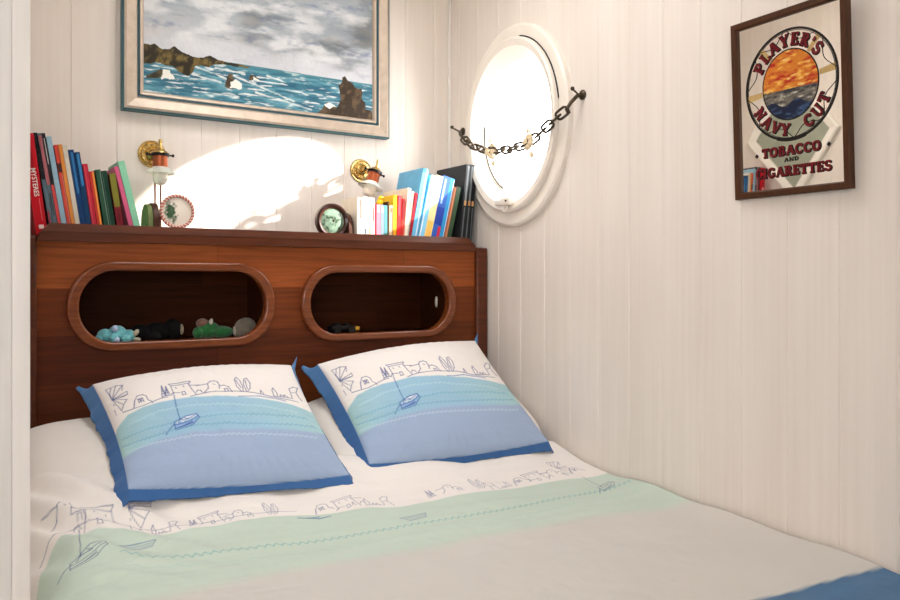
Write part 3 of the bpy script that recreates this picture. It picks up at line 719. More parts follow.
lbook('coral red paperback with brown spine bands', -1.3557, -1.3457, 1.607, -8.7, (208, 74, 62), .15, group=GL, bands=[(.70, .80, (78, 48, 42)), (.05, .12, (92, 50, 44)), (.12, .68, (226, 150, 140), .7, .9)])
lbook('orange paperback between the coral and the cream books', -1.3453, -1.3361, 1.609, -8.7, (222, 142, 70), .15, group=GL)
lbook('cream white book between the orange and the navy books', -1.3357, -1.3240, 1.608, -8.7, (216, 208, 192), .15, group=GL)
lbook('navy blue book, taller of the pair beside the cream one', -1.3236, -1.3092, 1.597, -8.7, (26, 62, 112), .15, group=GL, bands=[(.5, .97, (52, 120, 176), .35, .75)])
lbook('blue book with pale top, shorter of the navy pair', -1.3088, -1.2955, 1.592, -8.6, (24, 64, 104), .15, group=GL, bands=[(.6, .98, (58, 132, 190), .3, .8)])
lbook('crimson paperback in the middle of the leaning row', -1.2950, -1.2818, 1.562, -8.3, (188, 40, 62), .13, group=GL, bands=[(.03, .97, (214, 84, 100), .2, .42)])
lbook('small orange red paperback, beside the crimson one', -1.2814, -1.2690, 1.543, -8.2, (196, 58, 48), .12, group=GL, bands=[(0, .99, (232, 148, 70), .55, 1)])
lbook('dark green hardback with a pale edge line', -1.2640, -1.2500, 1.549, -8.8, (44, 84, 64), .13, group=GL, bands=[(.02, .98, (168, 190, 174), .8, .9)])
lbook('darker green hardback, second of the green pair', -1.2497, -1.2350, 1.547, -8.8, (24, 60, 46), .13, group=GL, bands=[(.02, .98, (120, 150, 132), .12, .2)])
lbook('olive topped red book between the green pair and the pink one', -1.2310, -1.2142, 1.541, -8.4, (128, 34, 44), .12, group=GL, bands=[(.48, 1, (126, 122, 48)), (.04, .48, (70, 24, 34), .42, .56)])
lbook('thin pink book leaning steeply against the mint one', -1.2010, -1.1890, 1.561, -13.6, (206, 96, 132), .14, group=GL)
lbook('mint green book, last of the leaning row beside the bookend', -1.1885, -1.1700, 1.576, -13.4, (140, 206, 172), .15, group=GL)
# right group
lbook('white paperback with brown spine mark, nearest the dial bookend', -.4990, -.4786, 1.521, 0, (236, 224, 206), .11, group=GR, bands=[(.55, .95, (120, 92, 78), .55, .8), (.02, .98, (244, 238, 228), .1, .4)])
lbook('white paperback with small dark picture at the foot of its spine', -.4782, -.4589, 1.524, 0, (240, 234, 226), .11, group=GR, bands=[(.22, .34, (60, 66, 84), .3, .6), (.1, .2, (120, 130, 140), .2, .5)])
lbook('cream pink paperback with orange mark low on its spine', -.4585, -.4441, 1.523, 0, (228, 204, 192), .11, group=GR, bands=[(.12, .36, (196, 140, 104), .2, .5)])
lbook('slim pale pink paperback with dark title mark', -.4437, -.4341, 1.521, 0, (222, 190, 184), .11, group=GR, bands=[(.5, .8, (120, 60, 62), .3, .65)])
lbook('thin crimson book between pale pink paperbacks', -.4337, -.4285, 1.503, 0, (170, 34, 56), .10, group=GR)
lbook('bright pink pocket book', -.4281, -.4124, 1.501, 0, (222, 122, 140), .10, group=GR, bands=[(.80, .97, (230, 190, 192), .2, .8)])
lbook('grey blue pocket book beside the bright pink one', -.4120, -.3993, 1.5005, 0, (120, 138, 152), .10, group=GR, bands=[(.8, .96, (190, 198, 204), .2, .8)])
lbook('teal pocket book beside the grey blue one', -.3989, -.3868, 1.499, 0, (84, 140, 150), .10, group=GR, bands=[(.1, .3, (70, 120, 80), .3, .8)])
lbook('thin dark brown pocket book', -.3864, -.3815, 1.512, .5, (72, 44, 26), .10, group=GR)
lbook('tan pocket book beside the dark brown one', -.3811, -.3666, 1.500, .8, (206, 178, 148), .10, group=GR, bands=[(.05, .95, (150, 108, 70), .78, .95), (.82, .93, (90, 70, 56), .3, .6)])
lbook('yellow paperback with orange foot', -.3662, -.3529, 1.536, 1.0, (236, 196, 40), .10, group=GR, bands=[(0, .55, (226, 160, 40))])
lbook('scarlet paperback beside the yellow one', -.3510, -.3366, 1.534, 1.8, (214, 48, 52), .11, group=GR, bands=[(.6, .98, (230, 70, 84), .1, .7)])
lbook('dark topped red paperback beside the scarlet one', -.3361, -.3254, 1.525, 3.5, (210, 58, 50), .11, group=GR, bands=[(.55, .98, (120, 24, 34))])
lbook('cream hardback with pale rounded cover, behind the red paperbacks', -.3250, -.3105, 1.562, 5.6, (238, 228, 206), .17, group=GR, bands=[(.0, .97, (214, 70, 60), .0, .16)])
lbook('thin white book with black spine line', -.3101, -.3050, 1.552, 8.5, (226, 220, 208), .13, group=GR, bands=[(0, 1, (40, 36, 38), .4, .75)])
lbook('dark red slim book leaning against the tall sky blue one', -.3030, -.2936, 1.547, 9.8, (160, 30, 44), .13, group=GR)
lbook('tall sky blue book rising above its neighbours', -.2932, -.2700, 1.632, 11.4, (104, 178, 220), .17, group=GR, bands=[(.0, 1, (236, 238, 238), .62, .78)])
lbook('light blue book beside the tall sky blue one', -.2660, -.2436, 1.610, 13.4, (128, 196, 230), .15, group=GR, bands=[(.0, 1, (238, 240, 240), .12, .3)])
lbook('pale yellow book between the light blue and the royal blue', -.2432, -.2152, 1.610, 13.6, (244, 216, 158), .15, group=GR, bands=[(.0, .35, (240, 182, 92), .1, .9)])
lbook('royal blue book with pale lettering block', -.2148, -.1824, 1.609, 13.6, (52, 92, 176), .15, group=GR, bands=[(.3, .55, (34, 60, 150)), (.6, .96, (150, 186, 226), .25, .5), (.02, .28, (196, 44, 70), .62, .98)])
lbook('azure book beside the royal blue one', -.1820, -.1638, 1.605, 13.2, (44, 136, 190), .15, group=GR, bands=[(.0, .98, (214, 228, 234), .8, .92)])
lbook('slim brown book behind the azure one', -.1634, -.1494, 1.577, 13.2, (150, 88, 60), .14, group=GR, bands=[(.0, .98, (196, 130, 88), .5, .8)])
lbook('slim dark green book next to the brown one', -.1484, -.1310, 1.577, 13.2, (50, 74, 52), .14, group=GR)
lbook('tall black magazine binder with grey spine bars, front of three', -.0985, -.0800, 1.661, 7.0, (46, 48, 50), .20, group=GR, rough=.25, bands=[(.55, .98, (120, 128, 132), .35, .75), (.50, .56, (200, 150, 96), .3, .8), (.05, .48, (96, 102, 106), .4, .7)])
lbook('tall black magazine binder with grey spine bars, middle of three', -.0796, -.0606, 1.6615, 6.4, (44, 46, 48), .20, group=GR, rough=.25, bands=[(.55, .98, (110, 118, 124), .35, .75), (.50, .56, (196, 146, 92), .3, .8), (.05, .48, (90, 96, 100), .4, .7)])
lbook('tall black magazine binder nearest the wall, last of three', -.0590, -.0440, 1.6605, 5.0, (34, 36, 38), .20, group=GR, rough=.25, bands=[(.50, .56, (206, 156, 104), .2, .8), (.05, .48, (92, 98, 102), .4, .7)])
# small yellow figure sitting on top of the pocket books
r = thing('toy_duck', 'small yellow duck shaped toy sitting on top of the grey blue and teal pocket books', 'toy', (-.396, -.175, 1.5012))
k_ = mat('yellow plastic', (244, 206, 40), .4)
b = B(); b.ball((0, 0, .0105), (.0105, .016, .0105)); b.obj('body', k_, r)
b = B(); b.ball((.001, -.004, .024), (.009, .009, .009)); b.obj('head', k_, r)
b = B(); b.ball((.002, -.013, .023), (.004, .005, .002)); b.obj('beak', mat('orange beak', (230, 130, 40), .5), r)

# ------------------------------------------------------------------ bookends
def dial_bookend(label, x, face, sgn, up_x, xr):
    r = thing('bookend', label, 'bookend', (x, -.15, ZS), group='round bookends')
    b = B(); pr = [(-.055, 0)] + [(-.055 + .0 , .05)] + [(.055 * -math.cos(a), .05 + .056 * math.sin(a)) for a in np.linspace(0, PI, 24)] + [(.055, 0)]
    b.extrude(pr, up_x - .008, up_x + .008, lambda p, t: (t, p[0] , p[1])); b.obj('upright', mat('dark stained wood', (70, 40, 28), .45, var=.2, scale=9, stretch=(30, 30, 2)), r)
    b = B(); b.box((min(up_x, 0) - .02, -.045, 0), (max(up_x, 0) + .02, .045, .008)); b.obj('base', mat('dark base wood', (60, 34, 24), .45), r)
    return r
DT = lambda x, y, z: Matrix.Translation((x, y, z)) @ Matrix.Rotation(PI/2, 4, 'X')
M_dk = mat('dark rim wood', (58, 26, 20), .35, var=.15, scale=40, coat=.3)
be = dial_bookend('dark wooden bookend with a round marbled green dial', -.574, 0, 1, .058, 0)
b = B(); b.lathe([(.040, .0), (.056, 0), (.0575, .006), (.056, .018), (.050, .024), (.043, .020), (.041, .012)], 48, DT(0, -.02, .075)); b.obj('dial_rim', M_dk, be)
me = bpy.data.meshes.new('f'); uu, vv = np.meshgrid(np.linspace(0, 1, 24), np.linspace(0, 2*PI, 72), indexing='ij')
Pd = np.stack([.0425 * uu * np.cos(vv), -.034 - .008 * (1 - uu ** 2), .0425 * uu * np.sin(vv)], -1)
xx, zz_ = Pd[..., 0] * 90, Pd[..., 2] * 90
g = fbm(xx, zz_, 3); cd = np.array(lin((112, 136, 120))) * (1 + 1.6 * g[..., None])
cd[g < -.12] = lin((58, 74, 58)); cd[(np.hypot(xx, zz_) < .35)] = lin((48, 40, 30)); cd = np.clip(cd, .01, .9)
cd[(uu > .93)] = lin((120, 100, 60))
o = link('dial_face', grid_mesh('f', Pd, cd), mat('dial', (255, 255, 255), .15, var=.03, attr='print', coat=.8), be); o.location = (0, 0, .075)
b = B(); b.lathe([(.042, 0), (.042, .012), (.001, .014)], 40, DT(0, -.018, .075)); b.obj('dial_back', M_dk, be)

b2 = dial_bookend('bookend with a rope rimmed round picture, under the frosted wall lamp', -1.062, 0, 1, -.062, 0)
b = B(); pr = [(-.05, .002)] + [(-.051 * math.cos(a), .05 + .052 * math.sin(a)) for a in np.linspace(0, PI, 24)] + [(.05, .002)]
b.extrude(pr, -.0835, -.0705, lambda p, t: (t, p[0], p[1])); b.obj('felt_pad', mat('olive felt', (118, 128, 84), .95, var=.12, scale=60), b2)
b = B()
def strand(ph, R, r, turns, wob, cx=0, cz=.082, y=-.03):
    return [(cx + (R + wob * math.cos(turns * a + ph)) * math.cos(a), y + wob * math.sin(turns * a + ph), cz + (R + wob * math.cos(turns * a + ph)) * math.sin(a)) for a in np.linspace(0, 2*PI, 360, endpoint=False)]
b.tube(strand(0, .0455, .003, 30, .0026), .0027, 6, True); o = b.obj('rope_rim', mat('red rope', (196, 104, 92), .8, var=.15, scale=90), b2)
b = B(); b.tube(strand(PI, .0455, .003, 30, .0026), .0027, 6, True); b.obj('rope_strand', mat('white rope', (226, 206, 192), .8, var=.1, scale=90), o)
uu, vv = np.meshgrid(np.linspace(0, 1, 30), np.linspace(0, 2*PI, 90), indexing='ij')
Pd = np.stack([.044 * uu * np.cos(vv), -.026 - .004 * (1 - uu ** 2), .044 * uu * np.sin(vv)], -1)
xx, zz_ = Pd[..., 0], Pd[..., 2]
cd = np.ones(Pd.shape) * np.array(lin((236, 228, 214))); g = fbm(xx * 160, zz_ * 160, 5)
dd = np.hypot((xx + .018) / .018, (zz_ + .004) / .032) + g * 1.4
k = np.clip((1.1 - dd) / .5, 0, 1)[..., None]; cd = cd * (1 - k) + np.array(lin((60, 92, 66))) * (1 + g[..., None]) * k
o = link('picture', grid_mesh('f', Pd, cd), mat('glazed picture', (255, 255, 255), .2, var=.02, attr='print', coat=.5), b2); o.location = (0, 0, .082)
b = B(); b.lathe([(.047, 0), (.047, .006), (.001, .007)], 40, DT(0, -.018, .082)); b.obj('picture_back', M_dk, b2)

# ------------------------------------------------------------------ wall lamps
M_frost = mat('frosted glass', (235, 240, 232), .22, trans=.45, var=.02, ior=1.4)
M_opal = mat('opal glass', (244, 240, 230), .3, trans=.35, var=.02)
def lamp(label, x, z, tilt, cords):
    r = thing('wall_lamp', label, 'lamp', (x, -.0002, z), group='brass gimbal wall lamps')
    D_ = Matrix.Rotation(PI/2, 4, 'X')
    b = B(); b.lathe([(.041, 0), (.042, .003), (.039, .007), (.034, .006), (.031, .011), (.024, .012), (.018, .009), (.012, .014), (.0095, .022), (0, .024)], 40, D_); pl = b.obj('back_plate', M_brass, r)
    b = B()
    for k in range(18):
        a = 2*PI*k/18; b.ball((.0275 * math.cos(a), -.0115, .0275 * math.sin(a)), .0028, n=8)
    b.obj('beading', M_brass, pl)
    b = B(); b.tube([(0, -.02, 0), (0, -.045, .002), (0.0, -.06, -.004), (0, -.068, -.014)], .0055, 10); b.ball((0, -.03, .001), .009, n=12); b.obj('arm', M_brass, r)
    T = Matrix.Translation((.004, -.093, -.030)) @ Matrix.Rotation(math.radians(tilt), 4, 'Y')
    b = B(); b.lathe([(.0225, -.0045), (.0258, -.0045), (.0258, .0045), (.0225, .0045), (.0225, -.0045)], 36, T @ Matrix.Translation((0, 0, .016))); b.obj('gimbal_ring', M_black, r)
    b = B()
    for s in (1, -1): b.tube([T @ Vector((s * .024, 0, .016)), T @ Vector((s * .036, 0, .016))], .0026, 8); b.ball(T @ Vector((s * .037, 0, .016)), (.004, .005, .005), n=10)
    b.obj('thumb_screw', M_black, r)
    b = B(); b.lathe([(0, -.020), (.0205, -.020), (.0215, -.016), (.0205, .010), (.0215, .014), (0, .014)], 36, T); b.obj('collar', M_copper, r)
    b = B(); b.lathe([(.0215, .013), (.0235, .016), (.021, .024), (.013, .031), (.006, .034), (.0042, .036), (.0042, .052), (.0058, .054), (.005, .062), (0, .063)], 36, T); b.obj('cap', M_brass, r)
    b = B(); b.lathe([(.0195, -.018), (.021, -.021), (.036, -.031), (.0435, -.039), (.0445, -.0405), (.0425, -.0395), (.034, -.0285), (.0175, -.019), (.0195, -.018)], 48, T); b.obj('shade', M_frost, r)
    b = B(); b.lathe([(.010, -.020), (.017, -.032), (.0215, -.046), (.0215, -.058), (.016, -.069), (.008, -.0735), (0, -.0745)], 36, T); b.obj('globe', M_opal, r)
    if cords:
        for i, (cx, ph) in enumerate(((-.010, 0), (.006, 2))):
            z1 = ZS - z + .004
            for m_, p0, nm in ((mat('red braid', (110, 44, 40), .8), 0, 'cord'), (mat('pale braid', (170, 120, 106), .8), PI, 'cord_braid')):
                zs = np.linspace(-.085, z1, 160)
                b = B(); b.tube([(cx + .0014 * math.cos(q * 900 + p0 + ph) + .0 , -.088 + .0014 * math.sin(q * 900 + p0 + ph), q) for q in zs], .0017, 6)
                o = b.obj(nm, m_, r if nm == 'cord' else o)
    return r
lamp('brass wall lamp with frosted shade hanging level, above the rope rimmed bookend', -1.0935, 1.6365, 0, True)
lamp('brass wall lamp tilted sideways, above the white paperbacks', -.381, 1.6395, 18, False)

# ------------------------------------------------------------------ painting
pt = thing('framed_painting', 'seascape painting in silver frame with teal edges on the back wall', 'painting', (-.7325, 0, 1.7595))
pw, ph = .903, .553
def rect(x0, y0, x1, y1): return [(x0, y0), (x1, y0), (x1, y1), (x0, y1)]
def frame_ring(prof, x0, x1, z0, z1):
    """prof: (inset, y) sections"""
    b = B(); vs = []; m = len(prof)
    for (i, y) in prof: vs += [Vector((x0 + i, y, z0 + i)), Vector((x1 - i, y, z0 + i)), Vector((x1 - i, y, z1 - i)), Vector((x0 + i, y, z1 - i))]
    fs = [(a*4+k, a*4+(k+1)%4, ((a+1)%m)*4+(k+1)%4, ((a+1)%m)*4+k) for a in range(m) for k in range(4)]
    return b._add(vs, fs)
hx = pw / 2
teal = mat('teal frame paint', (62, 104, 112), .45, var=.12, scale=40)
silv = mat('brushed silver leaf', (190, 174, 158), .42, .35, var=.09, scale=14, stretch=(3, 3, 3))
frame_ring([(0, -.0005), (0, -.032), (.0045, -.035), (.0045, -.0005)], -hx, hx, 0, ph).obj('frame_edge', teal, pt)
frame_ring([(.005, -.002), (.005, -.0345), (.012, -.037), (.038, -.029), (.042, -.030), (.042, -.002)], -hx, hx, 0, ph).obj('frame', silv, pt)
frame_ring([(.0425, -.002), (.0425, -.030), (.049, -.0275), (.0505, -.002)], -hx, hx, 0, ph).obj('frame_groove', mat('dark teal paint', (40, 74, 82), .45), pt)
frame_ring([(.051, -.002), (.051, -.0285), (.058, -.027), (.064, -.018), (.064, -.002)], -hx, hx, 0, ph).obj('liner', silv, pt)
nu, nv = 500, 270
u = np.linspace(0, 1, nu); v = np.linspace(0, 1, nv); U, Vv = np.meshgrid(u, v, indexing='ij')
L3 = lambda c: np.array(lin(c))
def mixc(a, c, k): return a * (1 - k[..., None]) + L3(c) * k[..., None]
asp = 1.9
# sky
g1 = fbm(U * asp * 3 + .4 * fbm(U * 6, Vv * 6, 2), Vv * 7, 1, 5); g2 = fbm(U * asp * 4, Vv * 12 + U * 1.5, 6, 5); g3 = fbm(U * asp * 9, Vv * 26, 9, 3)
img = np.ones(U.shape + (3,)) * L3((158, 166, 174))
img = mixc(img, (206, 206, 208), np.clip((Vv - .35) / .3, 0, 1) * .8)
img = mixc(img, (108, 116, 122), np.clip(g1 * 4 + .35 - Vv * .9 + (U - .5) * .35, 0, 1) * .85)
img = mixc(img, (216, 217, 218), np.clip(-g2 * 5 - .05 - .3 * np.abs(Vv - .35), 0, 1) * .75)
img = mixc(img, (200, 188, 172), np.clip(g2 * 3 - .15, 0, 1) * .35)
img = mixc(img, (100, 114, 148), np.clip(g3 * 5 - .65, 0, 1) * .6)
img = mixc(img, (192, 194, 202), np.clip((Vv - .52) / .18, 0, 1) * .75)
img = mixc(img, (88, 92, 92), np.clip((U - .62) / .3, 0, 1) * np.clip(1 - np.abs(Vv - .30) / .16 + g1 * 2, 0, 1) * .6)
HZ = .702 + .004 * (U - .5)
sea_ = Vv > HZ
s1 = fbm(U * asp * 7 + Vv * 6, (Vv - .7) * 55, 4, 5); s2 = fbm(U * asp * 12 + Vv * 14, (Vv - .7) * 70, 12, 4)
sc = np.ones(U.shape + (3,)) * L3((74, 130, 148))
sc = mixc(sc, (36, 88, 112), np.clip(s1 * 4 + .25, 0, 1) * .85)
sc = mixc(sc, (120, 172, 184), np.clip(-s1 * 4 - .2, 0, 1) * .8)
sc = mixc(sc, (226, 232, 230), np.clip(s2 * 6.5 - .55 + .3 * np.clip((.35 - np.abs(U - .45)), 0, 1), 0, 1) * .9)
sc = mixc(sc, (74, 130, 140), np.clip(1 - (Vv - HZ) / .05, 0, 1) * .7)
img[sea_] = sc[sea_]
for (ua, va, ub, vb) in ((.2, .77, .33, .83), (.36, .80, .62, .93), (.5, .76, .58, .79), (.18, .83, .30, .86), (.45, .9, .7, .98), (.28, .755, .4, .775)):
    t = np.clip(((U - ua) * (ub - ua) + (Vv - va) * (vb - va)) / ((ub - ua) ** 2 + (vb - va) ** 2), 0, 1)
    d_ = np.hypot((U - ua - t * (ub - ua)) * asp, Vv - va - t * (vb - va)) + .02 * fbm(U * 40, Vv * 60, 3)
    img = mixc(img, (228, 234, 232), np.clip((.011 - d_) / .01, 0, 1) * .8)
wob = (U + .006 * fbm(U * 60, Vv * 40, 1), Vv + .012 * fbm(U * 50, Vv * 30, 2))
def rock(poly, dark, light, s):
    k = inside(wob[0], wob[1], poly)
    g = fbm(U * asp * 26 + Vv * 10, Vv * 22, s, 4)
    c = mixc(np.ones(U.shape + (3,)) * L3(dark), light, np.clip(g * 4 + .15, 0, 1)); img[k] = c[k]
rock([(-.02, .66), (.023, .661), (.042, .648), (.057, .67), (.071, .683), (.099, .67), (.118, .646), (.133, .667), (.156, .684), (.202, .703), (.229, .696), (.256, .672), (.289, .696), (.331, .704), (.386, .706), (.432, .708), (.414, .722), (.358, .727), (.31, .726), (.273, .736), (.249, .764), (.222, .756), (.198, .768), (.189, .816), (.167, .848), (.146, .838), (.124, .814), (.112, .792), (.079, .79), (.054, .78), (.023, .794), (-.02, .808)], (44, 36, 22), (112, 94, 48), 3)
rock([(.713, 1.02), (.752, .965), (.763, .921), (.779, .903), (.795, .927), (.824, .937), (.84, .866), (.836, .81), (.831, .756), (.847, .723), (.85, .683), (.863, .668), (.877, .704), (.903, .717), (.91, .749), (.948, .754), (.947, .84), (.962, .865), (.965, .916), (.994, .921), (1.02, 1.02)], (58, 46, 34), (96, 78, 58), 5)
rock([(.317, .889), (.325, .822), (.337, .783), (.35, .787), (.355, .827), (.379, .852), (.386, .884), (.344, .903)], (66, 54, 40), (110, 92, 66), 6)
rock([(.417, .816), (.426, .771), (.443, .772), (.465, .803)], (66, 54, 40), (110, 92, 66), 7)
rock([(.007, .884), (.042, .85), (.067, .818), (.079, .864), (.054, .896), (.011, .9)], (48, 44, 34), (80, 72, 50), 8)
for pl in ([(.341, .896), (.346, .845), (.367, .82), (.39, .85), (.386, .892)], [(.432, .812), (.443, .782), (.465, .806)], [(.061, .894), (.073, .821), (.099, .822), (.124, .884)], [(.76, .93), (.79, .90), (.82, .93), (.79, .95)]):
    k = inside(U + .02 * fbm(U * 40, Vv * 40, 4), Vv + .03 * fbm(U * 40, Vv * 40, 9), pl); img[k] = L3((232, 230, 222))
img = np.clip(img * (1 + .12 * fbm(U * asp * 60, Vv * 60, 2, 2)[..., None]), 0, .95)
cw, ch = pw - .126, ph - .126
Pd = np.stack([-hx + .063 + U * cw, -.0195 - .0006 * fbm(U * asp * 50, Vv * 50, 7, 2), ph - .063 - Vv * ch], -1)
link('canvas', grid_mesh('canvas', Pd, img), mat('oil paint', (255, 255, 255), .4, var=.02, attr='print', coat=.1), pt)
b = B(); b.box((-hx + .04, -.0185, .04), (hx - .04, -.003, ph - .04)); b.obj('backing_board', M_paper, pt)

# ------------------------------------------------------------------ advertising mirror
mr = thing('advertising_mirror', 'wood framed tobacco advertising mirror on the right wall', 'mirror')
MW, MH = .2955, .4215
mr.matrix_world = Matrix.Translation((-.019, -1.4430, 1.6555)) @ RW @ Matrix.Rotation(math.radians(2.5), 4, 'X') @ Matrix.Rotation(math.radians(-2.0), 4, 'Y')
wood2 = mat('walnut frame', (74, 44, 25), .45, var=.2, scale=10, stretch=(14, 2, 14), spec=.2)
b = B(); prof = [(0, -.008), (0, .008), (.002, .010), (.0135, .010), (.0165, .006), (.0165, -.008)]
vs = []
for (i, z) in prof: vs += [Vector((-MW/2 + i, -MH/2 + i, z)), Vector((MW/2 - i, -MH/2 + i, z)), Vector((MW/2 - i, MH/2 - i, z)), Vector((-MW/2 + i, MH/2 - i, z))]
b._add(vs, [(a*4+k, a*4+(k+1)%4, ((a+1)%6)*4+(k+1)%4, ((a+1)%6)*4+k) for a in range(6) for k in range(4)]); b.obj('frame', wood2, mr)
b = B(); b.box((-MW/2 + .012, -MH/2 + .012, -.006), (MW/2 - .012, MH/2 - .012, .001))
b.obj('mirror_plate', mat('silvered glass', (240, 236, 228), .02, 1.0, var=.005), mr)
RC = (.005, .0390); RO, RI = (.1160, .1240), (.071, .079)
M_ink = mat('black enamel', (26, 20, 18), .35, var=.1); M_mar = mat('maroon enamel', (112, 18, 28), .35, var=.15, scale=60); M_gold = mat('gold paint', (188, 158, 104), .4, var=.1)
def ell(a, b_, n=96, a0=0, a1=2*PI): return [(RC[0] + a * math.cos(t), RC[1] + b_ * math.sin(t)) for t in np.linspace(a0, a1, n)]
b = B(); b.ribbon(ell(*RO), .0052, .0016); b.ribbon(ell(RO[0] - .0042, RO[1] - .0042), .0012, .0017); b.obj('outer_ring', M_ink, mr)
b = B(); b.ribbon(ell(*RI), .0030, .0016); b.obj('inner_ring', M_ink, mr)
b = B(); pts = [(RC[0] + (RO[0] - .012) * math.cos(t), RC[1] - (RO[1] - .001) + .0 ) for t in (0,)]
b.ribbon([(RC[0] + RO[0] * math.cos(t), RC[1] + RO[1] * math.sin(t)) for t in np.linspace(1.5*PI - .32, 1.5*PI + .32, 12)], .0085, .0018); b.obj('maker_tab', M_ink, mr)
# lifebuoy rope: thin lines that loop between gold bindings
b = B()
for a0 in (25, 75, 115, 160, 205, 255, 292, 335):
    t = np.radians(np.linspace(a0 - 18, a0 + 18, 16)); k = np.sin(np.linspace(0, PI, 16))
    b.ribbon([(RC[0] + (RO[0] - .003 - .020 * q) * math.cos(x), RC[1] + (RO[1] - .003 - .020 * q) * math.sin(x)) for x, q in zip(t, k)], .0016, .0016)
b.obj('rope_line', M_ink, mr)
for a0, h_ in ((8, 4), (187, 4), (50, 3), (130, 3)):
    b = B(); t = np.radians(np.linspace(a0 - h_, a0 + h_, 8))
    b.ribbon([(RC[0] + (RO[0] * .5 + RI[0] * .5) * math.cos(x), RC[1] + (RO[1] * .5 + RI[1] * .5) * math.sin(x)) for x in t], RO[0] - RI[0] - .006, .0014)
    b.obj('gold_binding', M_gold, mr)
# medallion: sunset over a grey sea
nr, na = 60, 160
rr, tt = np.meshgrid(np.linspace(0, 1, nr), np.linspace(0, 2*PI, na), indexing='ij')
mx_, my_ = rr * np.cos(tt), rr * np.sin(tt)
g = fbm(mx_ * 3 + 4, my_ * 9 + 4, 3, 4); g2 = fbm(mx_ * 4, my_ * 14, 8, 4)
mc = np.ones(rr.shape + (3,)) * L3((206, 120, 40)); mc = mixc(mc, (176, 36, 28), np.clip(g * 5 + .3, 0, 1)); mc = mixc(mc, (232, 176, 70), np.clip(g2 * 5 - .1, 0, 1)); mc = mixc(mc, (224, 206, 168), np.clip(g2 * 6 - 1.2, 0, 1))
se = np.ones(rr.shape + (3,)) * L3((112, 106, 96)); se = mixc(se, (52, 52, 56), np.clip(g2 * 6 + .2, 0, 1)); se = mixc(se, (206, 200, 184), np.clip(-g2 * 6 - .6, 0, 1))
lw_ = np.ones(rr.shape + (3,)) * L3((26, 34, 58)); lw_ = mixc(lw_, (60, 84, 118), np.clip(g2 * 6 - .3, 0, 1))
mc[my_ < -.12] = se[my_ < -.12]; k = my_ < -.52 + .08 * np.sin(mx_ * 7); mc[k] = lw_[k]
Pd = np.stack([RC[0] + mx_ * RI[0], RC[1] + my_ * RI[1], np.full(rr.shape, .0013)], -1)
link('medallion', grid_mesh('medallion', Pd, mc), mat('painted glass', (255, 255, 255), .3, var=.03, attr='print'), mr)
